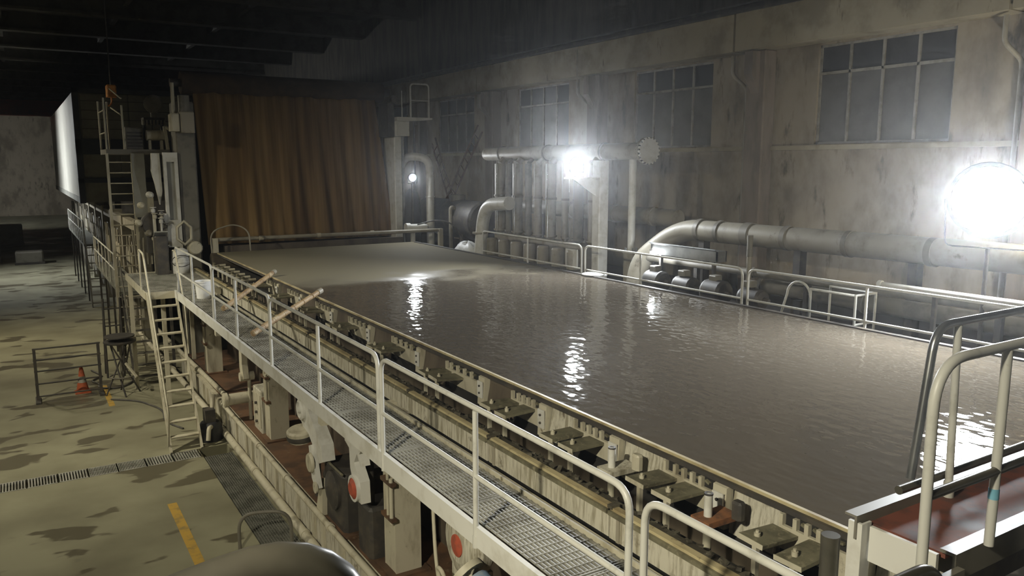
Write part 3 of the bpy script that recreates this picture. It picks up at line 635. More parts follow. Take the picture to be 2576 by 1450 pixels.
MB().cyl((4.5, 26.35, 8.62), (11.0, 26.35, 8.62), .34, 24).build('felt_roll', 'felt_roll', ft)
MB().cyl((4.2, 26.35, 8.62), (4.5, 26.35, 8.62), .12, 14).cyl((11.0, 26.35, 8.62), (11.3, 26.35, 8.62), .12, 14).build('journal', 'dark_iron', ft)
MB().box(4.95, 10.9, 26.75, 27.4, 0, 8.9).build('press_body', 'void_shade', ft)

# left press frame
pf = thing('press_stand', 'ivory press stand with long slotted side plate left of the felt', 'press stand', (4.2, 25.8, 0))
MB().bevbox(4.12, 4.66, 25.35, 26.2, 0, 8.0, .04).build('pillar', 'pipe_dark', pf)
MB().box(4.66, 4.92, 26.72, 27.2, 3.0, 8.3).build('shadow_plate', 'dark_iron', pf)
sl = MB()
for (a, b_, c, d) in [(3.72, 3.80, 3.75, 6.52), (4.02, 4.11, 3.55, 6.52), (3.80, 4.02, 6.25, 6.52), (3.80, 4.02, 3.75, 4.55)]: sl.box(a, b_, 25.25, 25.42, c, d)
sl.build('slotted_plate', 'white_paint', pf)
MB().box(3.80, 4.02, 25.36, 25.41, 4.55, 6.25).build('slot_panel', 'hood_grey', pf)
MB().box(3.62, 3.71, 25.2, 25.5, 3.9, 4.75).build('side_bar', 'white_paint', pf)
MB().prism([(3.45, 6.5), (3.66, 6.5), (3.68, 5.4), (3.60, 5.0), (3.5, 5.6), (3.42, 6.0)], 'y', 25.5, 25.7).build('cam_plate', 'white_paint', pf)
MB().box(3.0, 3.35, 26.3, 26.6, 4.6, 6.5).build('grey_post', 'hood_grey', pf)
MB().box(3.35, 3.5, 26.1, 26.4, 4.3, 5.2).build('ivory_lug', 'ivory', pf)
MB().lathe((3.35, 25.5, 4.45), (0, -1, 0), [(0, .3), (.3, .3), (.34, .25), (.34, 0)], 18).build('roll_end', 'dark_iron', pf)
MB().box(3.15, 3.6, 25.3, 25.9, 3.6, 4.4).build('dark_housing', 'dark_iron', pf)
for k, (x, z) in enumerate(((3.05, 5.0), (3.2, 4.2), (2.95, 4.5), (3.3, 5.3), (3.55, 4.0))): MB().lathe((x, 25.4, z), (0, -1, 0), [(.1, 0), (.1, .2), (.05, .28), (0, .28)], 10).build('valve_knob', ('ivory', 'pipe_paint', 'ivory', 'white_paint', 'ivory')[k], pf)
for k in range(9):
    x = 2.9 + k * .11; MB().cyl((x, 26.0, 3.2), (x + random.uniform(-.05, .05), 26.0, 4.0 + random.uniform(0, .6)), .03, 8).build('riser', 'pipe_paint', pf)
pq = thing('press_piping', 'tangle of small ivory valves and risers below the high platform', 'piping', (3.2, 25.9, 2.4))
rq = random.Random(3)
for k in range(16):
    x = 3.22 + rq.random() * .45; y = 25.0 + rq.random() * .5; z0 = 3.22 if y < 23.9 else 2.4; z1 = 3.5 + rq.random() * 1.3
    MB().cyl((x, y, z0), (x, y, z1), .022 + rq.random() * .015, 8).build('riser', ('ivory', 'pipe_paint', 'white_paint')[k % 3], pq)
    MB().lathe((x, y, z1), (0, 0, 1), [(.05, 0), (.06, .03), (.06, .09), (.02, .13), (.09, .14), (.09, .16), (0, .16)], 10).build('valve_head', ('ivory', 'pipe_dark', 'white_paint')[k % 3], pq)
MB().box(3.16, 3.72, 24.95, 25.6, 2.3, 2.4).build('base_tray', 'pipe_dark', pq)
for x in (3.22, 3.65): MB().box(x - .04, x + .04, 25.2, 25.28, 0, 2.3).build('leg', 'dark_iron', pq)
hx = MB(); R = [(.22 * math.cos(PI / 3 * k + .5), .34 * math.sin(PI / 3 * k + .5)) for k in range(6)]
hx.tube([(4.08 + u, 24.7, 4.2 + v) for u, v in R], .05, 4, closed=True); hx.build('hexagon_ring', 'ivory', pf)
MB().lathe((4.35, 24.6, 3.75), (0, -1, 0), [(0, .05), (.16, .05), (.2, 0), (.2, -.3), (0, -.3)], 14).build('bearing', 'ivory', pf)
hd = thing('head_box', 'two-tone ivory drive box high on the press stand', 'box', (4.25, 25.0, 7.05))
MB().bevbox(4.18, 4.56, 24.75, 25.34, 7.08, 7.68, .03).build('body', 'pipe_paint', hd)
MB().bevbox(3.93, 4.16, 24.78, 25.3, 7.12, 7.62, .03).build('cover', 'ivory', hd)
MB().cyl((4.35, 25.1, 7.68), (4.35, 25.1, 8.15), .16, 14).build('motor', 'pipe_dark', hd)
MB().cyl((4.06, 25.1, 7.62), (4.06, 25.1, 8.5), .05, 8).build('mast', 'ivory', hd)

pp_ = thing('press_platform', 'high steel platform beside the press stand', 'platform', (3.2, 27.0, 6.4))
MB().box(2.35, 4.1, 26.4, 28.2, 6.47, 6.62).build('deck', 'pipe_dark', pp_)
for k, (x, y) in enumerate(((2.38, 26.45), (2.38, 28.15), (2.85, 26.45), (2.62, 28.15))):
    MB().cyl((x, y, 6.62), (x, y, 8.1 - .2 * (k == 2)), .028, 8).build('post', 'ivory', pp_)
for z in (7.1, 7.75): MB().tube([(2.38, 26.45, z), (2.38, 28.15, z)], .022, 8).build('rail', 'ivory', pp_)
MB().tube([(2.85, 26.45, 8.1), (2.85, 29.4, 8.6)], .022, 8).build('rail', 'ivory', pp_)
MB().tube([(2.85, 26.45, 7.6), (2.85, 29.4, 8.0)], .022, 8).build('rail', 'ivory', pp_)
cgl = thing('cat_ladder', 'tall vertical ladder climbing to the high press platform', 'ladder', (2.7, 26.35, 0))
for x in (2.36, 3.02): MB().box(x - .035, x + .035, 26.33, 26.38, 0, 6.5).build('stringer', 'ivory', cgl)
for i in range(20): MB().cyl((2.39, 26.355, .35 + i * .31), (2.99, 26.355, .35 + i * .31), .018, 6).build('rung', 'ivory', cgl)
# machinery on the platform
def small_machine(name, lab, cat, parts, loc):
    t = thing(name, lab, cat, loc)
    for nm, m, fn in parts:
        b_ = MB(); fn(b_); b_.build(nm, m, t)
    return t
small_machine('switch_cabinet', 'dark louvred cabinet on the high press platform', 'cabinet', [
    ('body', 'pipe_dark', lambda b: b.bevbox(2.95, 3.45, 26.9, 27.4, 6.62, 7.3, .02)),
    ('louvre', 'dark_iron', lambda b: [b.box(2.99, 3.41, 26.885, 26.9, 6.7 + k * .1, 6.75 + k * .1) for k in range(5)])], (3.2, 27.1, 6.62))
small_machine('roll_drive', 'ivory roll drive with two feet on the high press platform', 'drive', [
    ('barrel', 'ivory', lambda b: b.cyl((3.5, 26.7, 7.05), (4.0, 26.7, 7.05), .16, 14)),
    ('foot', 'ivory', lambda b: b.box(3.55, 3.62, 26.6, 26.8, 6.62, 6.9)), ('foot', 'ivory', lambda b: b.box(3.88, 3.95, 26.6, 26.8, 6.62, 6.9))], (3.75, 26.7, 6.62))
small_machine('lever_stand', 'upright ivory lever stand at the edge of the high platform', 'lever', [
    ('upright', 'ivory', lambda b: b.cbox((4.02, 26.45, 6.97), (.09, .1, .7), ry=-.08)),
    ('handle', 'ivory', lambda b: b.cyl((4.02, 26.4, 7.3), (4.16, 26.4, 7.2), .05, 8))], (4.02, 26.45, 6.62))
small_machine('tension_gear', 'dark felt tension gear cluster above the high platform', 'gear', [
    ('frame', 'dark_iron', lambda b: b.box(3.5, 4.1, 27.0, 27.6, 7.4, 7.6)),
    ('leg', 'dark_iron', lambda b: b.box(3.5, 3.58, 27.2, 27.3, 6.62, 7.4)), ('leg', 'dark_iron', lambda b: b.box(4.0, 4.08, 27.2, 27.3, 6.62, 7.4)),
    ('gear_wheel', 'pipe_dark', lambda b: b.lathe((3.8, 26.98, 8.0), (0, -1, 0), [(0, .08), (.22, .08), (.28, .04), (.28, 0), (0, 0)], 16)),
    ('rack', 'pipe_paint', lambda b: [b.box(3.45 + k * .1, 3.5 + k * .1, 26.9, 27.0, 7.36, 7.52) for k in range(7)]),
    ('bracket', 'pipe_dark', lambda b: b.box(3.72, 3.88, 27.0, 27.2, 7.6, 8.25))], (3.8, 27.2, 6.62))
small_machine('glint_block', 'amber block standing in for an orange glint above the press platform rail', 'glint block', [  # orange lamp glint built as a hanging amber block
    ('block', 'amber', lambda b: b.bevbox(2.78, 3.08, 29.6, 29.9, 8.35, 8.75, .04)),
    ('hook_chain', 'dark_iron', lambda b: b.cyl((2.93, 29.75, 8.75), (2.93, 29.75, 12.2), .02, 6)),
    ('hook', 'amber', lambda b: b.tube(fillet([(2.93, 29.75, 8.35), (2.93, 29.75, 8.15), (2.8, 29.75, 8.05), (2.78, 29.75, 8.2)], .08, 4), .025, 6))], (2.93, 29.75, 8.1))
small_machine('white_barrel', 'white drum with cable loops beside the walkway end', 'drum', [
    ('drum_body', 'white_paint', lambda b: b.lathe((3.72, 23.5, 3.2), (0, 0, 1), [(0, 0), (.24, 0), (.24, .28), (.25, .3), (.24, .32), (.22, .62), (.12, .68), (0, .68)], 18)),
    ('cable_loop', 'cable', lambda b: b.tube([(3.72 + .25 * math.cos(a), 23.25 - .02 * math.sin(a), 3.55 + .16 * math.sin(a)) for a in [k * PI / 8 for k in range(16)]], .012, 6, closed=True))], (3.72, 23.5, 3.2))
small_machine('control_desk', 'dark control desk by the ladder head', 'desk', [
    ('body', 'dark_iron', lambda b: b.bevbox(3.1, 3.42, 23.3, 23.7, 3.2, 4.25, .03)),
    ('panel', 'hood_grey', lambda b: b.cbox((3.26, 23.45, 4.3), (.34, .3, .03), rx=-.5))], (3.26, 23.7, 3.2))

# dryer hood far behind
hd = thing('dryer_hood', 'big white dryer hood with dark blue edges far left', 'hood', (6, 52, 4.4))
MB().box(2.55, 10.5, 40.1, 64, 4.5, 9.4).build('core', 'hood_grey', hd)
for i in range(8):
    y0 = 40.25 + i * 2.97; MB().box(2.43, 2.53, y0, y0 + 2.94, 4.72, 9.3).build('side_panel', 'hood_white', hd)
MB().box(2.40, 2.56, 40.0, 64.1, 4.46, 4.72).build('bottom_trim', 'hood_grey', hd)
for y in (41, 47, 53, 59, 63.5): MB().box(3.85, 4.1, y, y + .25, 0, 4.5).build('leg', 'pipe_dark', hd)
MB().box(2.38, 2.62, 39.92, 40.1, 4.46, 9.45).box(2.38, 10.5, 39.92, 40.1, 9.25, 9.45).box(2.38, 10.5, 39.92, 40.1, 6.62, 7.25).box(2.38, 10.5, 39.92, 40.1, 5.36, 5.56).build('edges_recess_shade', 'blue_trim', hd)  # blue edges; the wide middle band paints the shade of a recess
for k in range(4): MB().box(2.7 + k * .95, 2.7 + k * .95 + .9, 40.0, 40.08, 7.28, 9.2).build('front_panel', 'hood_grey', hd)
for k in range(3): MB().box(2.64 + k * 1.5, 4.1 + k * 1.5, 40.0, 40.07, 5.58, 6.6).build('front_panel', 'hood_grey', hd)
for k in range(4): MB().box(2.7, 6.4, 39.98, 40.0, 7.7 + k * .4, 7.72 + k * .4).build('seam', 'dark_iron', hd)
# dryer section below the hood and beyond the press
for i in range(9):
    y = 29.5 + i * 3.9
    t = thing('dryer_stand', 'dim ivory dryer stand beneath the hood, %s from the press' % ORD[i], 'machine stand', (3.5, y, 0), 'dryer stands in the far left background')
    MB().box(3.3, 3.75, y, y + .45, 0, 4.3).build('post', 'pipe_paint', t)
    MB().lathe((3.3, y + 1.6, 2.9), (-1, 0, 0), [(0, .12), (.35, .12), (.75, .05), (.8, 0), (0, -.05)], 20).build('cylinder_head', 'pipe_dark', t)
    MB().lathe((3.3, y + 1.6, 1.2), (-1, 0, 0), [(0, .12), (.35, .12), (.75, .05), (.8, 0), (0, -.05)], 20).build('cylinder_head', 'pipe_dark', t)
    MB().box(3.35, 3.6, y + .45, y + 3.9, 3.9, 4.2).build('top_beam', 'pipe_paint', t)
    for k in range(4): MB().cyl((3.2, y + .2 + k * .35, 1.9), (3.2, y + .25 + k * .35, 3.2 + (k % 2) * .5), .04, 8).build('steam_pipe', ('ivory', 'pipe_paint')[k % 2], t)
    MB().box(3.75, 3.8, y, y + 3.9, 0, 4.0).build('back_plate', 'dark_iron', t)
# lower walkways along the dryers
def lowwalk(y0, y1, z, lab, glab):
    t = thing('side_walkway', lab, 'walkway', (2.8, (y0 + y1) / 2, 0), 'side walkways along the dryers')
    MB().box(2.42, 3.15, y0, y1, z - .1, z).build('deck', 'grate_floor', t)
    k = 0; y = y0 + .1
    while y < y1:
        MB().box(2.44, 2.5, y - .03, y + .03, 0, z - .1).build('leg', 'dark_iron', t); y += 2.4
    MB().tube(fillet([(2.44, y0 + .05, z), (2.44, y0 + .05, z + 1.05), (2.44, y1 - .05, z + 1.05), (2.44, y1 - .05, z)], .1, 4), .025, 8).build('top_rail', 'rail_paint', t)
    MB().cyl((2.44, y0 + .05, z + .55), (2.44, y1 - .05, z + .55), .022, 8).build('mid_rail', 'rail_paint', t)
    y = y0 + 1.3
    while y < y1 - .6: MB().cyl((2.44, y, z), (2.44, y, z + 1.03), .022, 8).build('post', 'rail_paint', t); y += 1.3
lowwalk(26.45, 35.0, 2.35, 'side walkway with white rails just beyond the ladder', '')
lowwalk(40.5, 52.0, 2.6, 'farther side walkway with white rails under the hood', '')
def stairs(y0, y1, z, x0, x1, lab):
    t = thing('access_stair', lab, 'stairs', (x0, y0, 0), 'access stairs of the side walkways')
    n_ = 8
    for i in range(n_):
        u = (i + .5) / n_; MB().box(x0, x1, y0 + (y1 - y0) * u - .1, y0 + (y1 - y0) * u + .1, z * u, z * u + .03).build('step', 'pipe_dark', t)
    for x in (x0, x1):
        MB().prism([(y0 - .1, 0), (y0 + .1, 0), (y1 + .1, z), (y1 - .1, z)], 'x', x - .02, x + .02).build('stringer', 'dark_iron', t)
    for x in (x0, x1):
        MB().tube([(x, y0, .0), (x, y0, 1.0), (x, y1, z + 1.0)], .02, 6).build('handrail', 'pipe_dark', t)
stairs(24.3, 26.1, 2.35, 2.45, 3.1, 'dark access stair between ladder and side walkway')
stairs(38.6, 40.5, 2.6, 2.45, 3.1, 'far dark access stair below the dryer hood')
# ------------------------------------------------------------------ drive side: rails, pipes, cleaners
GR = 'guard rails on the drive side of the wire'
RX = 11.4
rail_bay('drive-side guard rail bay in front of the cleaner tubes', RX, 20.0, 15.22, 4.27, 3.2, GR, [17.6], midz=.38)
rail_bay('drive-side guard rail bay in front of the steel trough', RX, 15.08, 10.22, 4.27, 3.2, GR, [13.1], midz=.38)
rail_bay('drive-side guard rail bay reaching toward the glaring floodlight', RX, 10.08, 4.2, 4.27, 3.2, GR, [7.65], midz=.38)
MB_ = MB().box(11.22, 11.56, .5, 24, 3.0, 3.2); o = MB_.build('edge_walk', 'dark_iron'); tag(o, 'dark steel footway strip along the far wire edge', 'footway')

hp_ = thing('header_pipe', 'large horizontal header pipe ending in a round bolted flange', 'pipe', (13, 18.6, 6.2))
MB().cyl((13.0, 14.85, 6.5), (13.0, 22.4, 6.5), .21, 20).build('pipe_run', 'pipe_paint', hp_)
MB().lathe((13.0, 22.4, 6.5), (0, 1, 0), [(.21, 0), (.19, .1), (.1, .18), (0, .2)], 20).build('end_dome', 'pipe_paint', hp_)
# blind flange with notched rim
pts = []; nn = 20
for k in range(nn * 4):
    a = 2 * PI * k / (nn * 4); r = .325 if k % 4 in (0, 1) else .29
    pts.append((13.0 + r * math.cos(a), 6.5 + r * math.sin(a)))
MB().prism(pts, 'y', 14.70, 14.76).build('blind_flange', 'white_paint', hp_)
MB().cyl((13.0, 14.77, 6.5), (13.0, 14.84, 6.5), .325, 24).build('flange_ring', 'pipe_paint', hp_)
for k in range(nn):
    a = 2 * PI * (k + .69) / nn; MB().cyl((13 + .307 * math.cos(a), 14.71, 6.5 + .307 * math.sin(a)), (13 + .307 * math.cos(a), 14.85, 6.5 + .307 * math.sin(a)), .017, 6).build('bolt', 'dark_iron', hp_)
for y in (16.4, 19.0, 21.5): MB().cyl((13, y - .03, 6.5), (13, y + .03, 6.5), .235, 20).build('strap', 'pipe_dark', hp_)
rp = thing('riser_pipe', 'slim white riser pipe on a wide sleeve under the bolted flange', 'pipe', (13, 15.3, 3.2))
MB().cyl((13, 15.3, 4.02), (13, 15.3, 6.3), .095, 14).build('pipe_run', 'white_paint', rp)
MB().cyl((13, 15.3, 3.2), (13, 15.3, 3.98), .19, 16).build('sleeve', 'pipe_paint', rp)
MB().cyl((13, 15.3, 3.98), (13, 15.3, 4.02), .21, 16).build('flange', 'pipe_paint', rp)
for k in range(6): a = k * PI / 3; MB().cyl((13 + .16 * math.cos(a), 15.3 + .16 * math.sin(a), 4.0), (13 + .16 * math.cos(a), 15.3 + .16 * math.sin(a), 4.12), .015, 6).build('bolt', 'steel', rp)
sc_ = thing('square_column', 'square ivory column left of the slim riser pipe', 'column', (12.55, 16.0, 3.2))
MB().bevbox(12.40, 12.70, 15.85, 16.15, 3.2, 6.28, .02).build('shaft', 'white_paint', sc_)
MB().box(12.32, 12.78, 15.77, 16.23, 3.2, 3.24).build('foot_plate', 'pipe_paint', sc_)
ls = thing('lamp_shelf', 'small white shelf bracket holding the round floodlight', 'shelf', (11.9, 16.0, 5.7))
MB().box(11.55, 12.4, 15.85, 16.2, 5.82, 5.86).build('shelf_board', 'white_paint', ls)
MB().prism([(12.4, 5.82), (11.7, 5.82), (12.4, 5.4)], 'y', 16.0, 16.03).build('gusset', 'white_paint', ls)
MB().cyl((11.58, 16.0, 5.5), (11.58, 16.0, 5.82), .012, 6).build('hanger', 'white_paint', ls)
# cleaner tubes
spec = [(21.25, .17, 'pipe_paint'), (20.75, .10, 'pipe_dark'), (20.25, .15, 'pipe_paint'), (19.65, .10, 'pipe_dark'), (19.15, .12, 'pipe_paint'), (18.5, .15, 'pipe_paint'), (17.8, .10, 'pipe_paint'), (17.2, .14, 'pipe_dark'), (16.6, .11, 'pipe_paint')]
for i, (y, r, m) in enumerate(spec):
    t = thing('cleaner_tube', 'upright cleaner tube under the header pipe, %s from the elbow pipe' % ORD[i], 'tube', (12.75, y, 4.1), 'upright cleaner tubes under the header pipe')
    MB().cyl((12.75, y, 4.2), (12.75, y, 6.2), r, 14).build('tube_body', m, t)
    MB().cyl((12.75, y, 6.2), (12.9, y, 6.35), r * .6, 12).build('top_neck', m, t)
    MB().lathe((12.75, y, 4.2), (0, 0, -1), [(r * 1.25, 0), (r * 1.25, .04), (r * .6, .12), (r * .3, .12)], 14).build('bottom_cone', m, t)
    MB().cyl((12.75, y, 5.2), (12.75, y, 5.26), r * 1.15, 14).build('clamp_ring', 'pipe_dark', t)
    if i in (0, 2, 5):
        MB().cyl((12.56, y - .12, 4.15), (12.56, y - .12, 6.3), .014, 8).build('chrome_rod', 'chrome', t)
mf = thing('reject_trough', 'ivory reject trough with round drums under the cleaner tubes', 'trough', (12.4, 19.2, 3.2))
MB().box(12.45, 13.1, 16.4, 21.1, 3.2, 4.05).build('trough', 'pipe_paint', mf)
for i in range(7):
    y = 16.8 + i * .7; MB().lathe((12.3, y, 3.45), (0, 0, 1), [(0, 0), (.17, 0), (.17, .45), (.15, .5), (0, .52)], 14).build('drum', 'pipe_paint', mf)
MB().box(12.12, 12.46, 16.4, 21.1, 3.38, 3.44).build('shelf', 'pipe_dark', mf)
MB().box(12.2, 12.24, 16.5, 17.0, 3.5, 4.0).build('panel', 'white_paint', mf)
ep = thing('elbow_pipe', 'fat pale elbow pipe curving down left of the cleaner tubes', 'pipe', (12.1, 21.2, 3.2))
MB().tube(fillet([(12.25, 19.9, 5.05), (12.25, 21.4, 4.95), (12.15, 21.5, 3.2)], .7, 8), .2, 16).build('bend', 'white_paint', ep)
MB().cyl((12.17, 21.49, 4.05), (12.17, 21.49, 4.10), .25, 16).build('flange', 'pipe_paint', ep)
cc = thing('cane_pipe', 'tall white pipe bent over at the top beside the felt', 'pipe', (12.17, 25.0, 3.2))
MB().tube(fillet([(12.17, 25.0, 3.2), (12.17, 25.0, 6.4), (11.55, 25.6, 6.45), (11.4, 25.8, 6.0)], .5, 8), .14, 16).build('pipe_run', 'white_paint', cc)
MB().cyl((12.17, 25, 5.05), (12.17, 25, 5.09), .16, 16).build('weld_ring', 'white_paint', cc)

rpf = thing('press_side_stand', 'white press side plate right of the felt', 'press stand', (11.2, 25.6, 3.0))
MB().bevbox(11.0, 11.28, 25.3, 26.3, 3.0, 7.12, .03).build('plate', 'white_paint', rpf)
MB().box(11.28, 11.34, 25.26, 25.34, 3.2, 7.1).build('edge_bar', 'steel', rpf)
MB().bevbox(10.98, 11.5, 25.1, 26.0, 7.12, 7.62, .03).build('bearing_box', 'white_paint', rpf)
MB().box(10.75, 10.98, 25.2, 26.0, 7.1, 8.2).build('motor_housing', 'dark_iron', rpf)
MB().lathe((10.95, 25.15, 8.3), (0, -1, 0), [(0, .1), (.12, .1), (.15, 0), (0, 0)], 12).build('hand_wheel', 'dark_iron', rpf)
up = thing('felt_platform', 'small white platform with hoop rail right of the felt roll', 'platform', (11.9, 25.5, 7.6))
MB().prism([(11.5, 7.62), (12.3, 7.68), (12.3, 7.74), (11.0, 7.74), (11.0, 7.62)], 'y', 25.0, 26.4).build('deck', 'white_paint', up)
MB().tube(fillet([(11.52, 25.05, 7.74), (11.52, 25.05, 8.85), (12.2, 25.05, 8.85), (12.2, 25.05, 7.74)], .14, 5), .03, 8).build('hoop_rail', 'rail_paint', up)
MB().cyl((11.52, 25.05, 8.3), (12.2, 25.05, 8.3), .022, 8).build('mid_rail', 'rail_paint', up)
MB().cyl((11.2, 25.05, 7.74), (11.2, 25.05, 8.6), .02, 8).build('post', 'rail_paint', up)
MB().box(11.2, 11.26, 26.3, 26.36, 3.2, 7.62).box(12.2, 12.26, 26.3, 26.36, 3.2, 7.66).build('leg', 'dark_iron', up)
cv = thing('covered_motor', 'black tarpaulin-covered motor below the smaller round lamp', 'motor', (11.65, 24.9, 3.2))
tp = MB(); rings = [(.30, .30, 0), (.33, .32, .7), (.32, .31, 1.2), (.27, .27, 1.6), (.2, .2, 1.85), (.08, .1, 1.98)]
Vv = []
for (a, b_, h) in rings:
    for k in range(20):
        an = 2 * PI * k / 20; rr_ = 1 + .08 * math.sin(k * 2.3 + h * 2); Vv.append((11.62 + a * rr_ * math.cos(an), 25.35 + b_ * rr_ * math.sin(an), 3.45 + h * .95))
tp.add(Vv, [(i * 20 + k, i * 20 + (k + 1) % 20, (i + 1) * 20 + (k + 1) % 20, (i + 1) * 20 + k) for i in range(5) for k in range(20)], True); tp.face([Vv[100 + k] for k in range(20)])
tp.build('tarpaulin', 'tarp_black', cv)
MB().box(11.38, 11.9, 25.1, 25.6, 3.2, 3.5).build('plinth', 'dark_iron', cv)
dp = thing('domed_pipe', 'short white pipe with a domed end below the covered motor', 'pipe', (11.4, 24.75, 3.9))
MB().lathe((11.25, 24.72, 4.06), (1, 0, 0), [(.11, 0), (.11, .55), (.09, .63), (.05, .68), (0, .69)], 14).build('dome', 'white_paint', dp)
MB().cyl((11.1, 24.72, 4.06), (11.25, 24.72, 4.06), .15, 14).build('flange', 'white_paint', dp)
MB().box(11.3, 11.42, 24.66, 24.78, 3.2, 3.98).build('stand', 'white_paint', dp)
# two ladders leaning on the wall
def wall_ladder(p, q, lab):
    t = thing('wooden_ladder', lab, 'ladder', (q[0], q[1], q[2]), 'dark ladders leaning against the right wall')
    p, q = Vector(p), Vector(q); d = (p - q).normalized(); sd = Vector((0, d.z, -d.y)).normalized()
    for s_ in (-.19, .19): MB().tube([q + sd * s_, p + sd * s_], .035, 6).build('stringer', 'ladder_brown', t)
    n_ = int((p - q).length / .38)
    for k in range(1, n_ + 1):
        c = q.lerp(p, k / (n_ + 1)); MB().tube([c - sd * .19, c + sd * .19], .022, 6).build('rung', 'ladder_brown', t)
wall_ladder((14.45, 29.3, 7.1), (14.2, 26.3, 3.2), 'dark ladder leaning to the left against the far right wall')
wall_ladder((14.4, 25.4, 7.45), (14.1, 28.9, 3.2), 'dark ladder leaning to the right against the far right wall')
tk = thing('stock_tank', 'dark horizontal tank behind the white sheeting near the far right wall', 'tank', (13.4, 25.5, 3.2))
MB().lathe((13.45, 23.4, 4.25), (0, 1, 0), [(0, -.25), (.4, -.18), (.62, -.05), (.68, .05), (.68, 4.3), (.6, 4.45), (0, 4.6)], 22).build('shell', 'dark_iron', tk)
for y in (24.2, 26.8): MB().box(12.95, 13.95, y - .12, y + .12, 3.2, 3.9).build('saddle', 'dark_iron', tk)
MB().cyl((13.45, 25.4, 4.85), (13.45, 25.4, 5.1), .3, 14).build('manhole', 'pipe_dark', tk)
MB().tube(fillet([(13.0, 24.6, 4.6), (12.75, 24.6, 4.75), (12.75, 24.6, 3.2)], .15, 4), .07, 10).build('outlet', 'pipe_paint', tk)
ws = MB(); Vv = []
for j in range(7):
    for k in range(18):
        a = 2 * PI * k / 18; r = (.62 * math.cos(j / 6 * PI / 2) + .02) * (1 + .12 * math.sin(k * 3.1)); Vv.append((12.1 + r * .6 * math.cos(a), 22.2 + r * 1.25 * math.sin(a), 3.21 + .52 * math.sin(j / 6 * PI / 2) * (1 + .1 * math.sin(k * 1.7))))
ws.add(Vv, [(j * 18 + k, j * 18 + (k + 1) % 18, (j + 1) * 18 + (k + 1) % 18, (j + 1) * 18 + k) for j in range(6) for k in range(18)], True)
o = ws.build('white_sheet_heap', 'white_sheet'); tag(o, 'heap of white plastic sheeting beyond the far wire corner', 'sheeting')
dl = MB().lathe((11.32, 14.6, 3.64), (0, 0, 1), [(0, .05), (.2, .045), (.3, .02), (.3, 0), (0, 0)], 20).build('round_lid', 'white_sheet'); tag(dl, 'pale round lid lying on the far wire edge', 'lid')

# duct along the wall
dc = thing('wall_duct', 'long pale duct with dark straps running along the right wall', 'duct', (13.1, 9, 3.2))
MB().tube(fillet([(13.1, 2.0, 4.76), (13.1, 13.7, 4.70), (12.6, 14.5, 3.9), (12.55, 14.6, 3.2)], .6, 7), .235, 20).build('duct_run', 'duct_paint', dc)
for y, w_ in ((13.0, .12), (12.4, .1), (11.6, .2), (10.6, .12), (9.2, .1), (7.6, .12), (6.0, .1)): MB().cyl((13.1, y - w_ / 2, 4.72), (13.1, y + w_ / 2, 4.72), .25, 20).build('strap', 'pipe_dark', dc)
for y in (12.9, 10.3, 7.9, 5.5): MB().box(13.0, 13.2, y - .08, y + .08, 3.2, 4.5).build('support', 'dark_iron', dc)
bd = flanged_pipe('back_duct', 'pale pipe behind the riser, close to the right wall', [(13.9, 14.6, 4.85), (13.9, 21.5, 4.85)], .22, 'pipe_paint', [((13.9, yy, 4.85), (0, 1, 0)) for yy in (15.5, 17, 19)], 1.12, .06, 16)
for y in (15.6, 20.5): MB().box(13.8, 14.0, y - .08, y + .08, 3.2, 4.65).build('support', 'dark_iron', bd)
t = flanged_pipe('floor_main', 'dull grey pipe run low behind the drive-side rail', [(12.6, 5.2, 4.02), (12.6, 14.2, 4.0)], .08, 'pipe_dark', [((12.6, yy, 4.01), (0, 1, 0)) for yy in (8.4, 11.0)], 1.4)
for y in (6.2, 9.7, 12.6): MB().box(12.55, 12.65, y - .05, y + .05, 3.2, 3.93).build('support', 'dark_iron', t)
t = flanged_pipe('bright_pipe', 'slim bright pipe starting below the glaring floodlight', [(12.2, 8.0, 4.2), (12.2, 2.4, 4.2)], .045, 'white_paint', [((12.2, 7.95, 4.2), (0, 1, 0))], 1.5)
for y in (7.0, 4.2): MB().box(12.17, 12.23, y - .03, y + .03, 3.2, 4.16).build('support', 'dark_iron', t)
t = flanged_pipe('white_water_main', 'wide dull pipe lying low on the drive-side floor', [(12.8, 2.6, 3.72), (12.8, 11.0, 3.74)], .16, 'pipe_dark', [((12.8, yy, 3.73), (0, 1, 0)) for yy in (5.5, 8.6, 10.9)], 1.25)
for y in (4.0, 7.0, 10.0): MB().box(12.7, 12.9, y - .08, y + .08, 3.2, 3.58).build('support', 'dark_iron', t)
dpst = thing('marker_post', 'slim dark post in front of the strapped duct', 'post', (12.42, 10.98, 3.2))
MB().cyl((12.42, 10.98, 3.2), (12.42, 10.98, 4.35), .05, 10).build('lower', 'pipe_paint', dpst); MB().cyl((12.42, 10.98, 4.35), (12.42, 10.98, 4.78), .06, 10).build('upper', 'pipe_dark', dpst)
st_ = thing('steel_trough', 'shiny steel trough glinting behind the drive-side rail', 'trough', (12.15, 12.5, 3.2))
MB().box(12.05, 12.08, 11.5, 13.5, 4.22, 4.42).box(12.3, 12.33, 11.5, 13.5, 4.22, 4.42).box(12.05, 12.33, 11.5, 13.5, 4.2, 4.22).box(12.05, 12.33, 11.5, 11.53, 4.22, 4.42).box(12.05, 12.33, 13.47, 13.5, 4.22, 4.42).build('trough', 'steel', st_)
MB().cbox((12.02, 12.5, 4.44), (.08, 2.02, .015), ry=.5).build('lip', 'steel', st_)
for y in (11.7, 13.3): MB().box(12.15, 12.22, y - .03, y + .03, 3.2, 4.2).build('leg', 'dark_iron', st_)
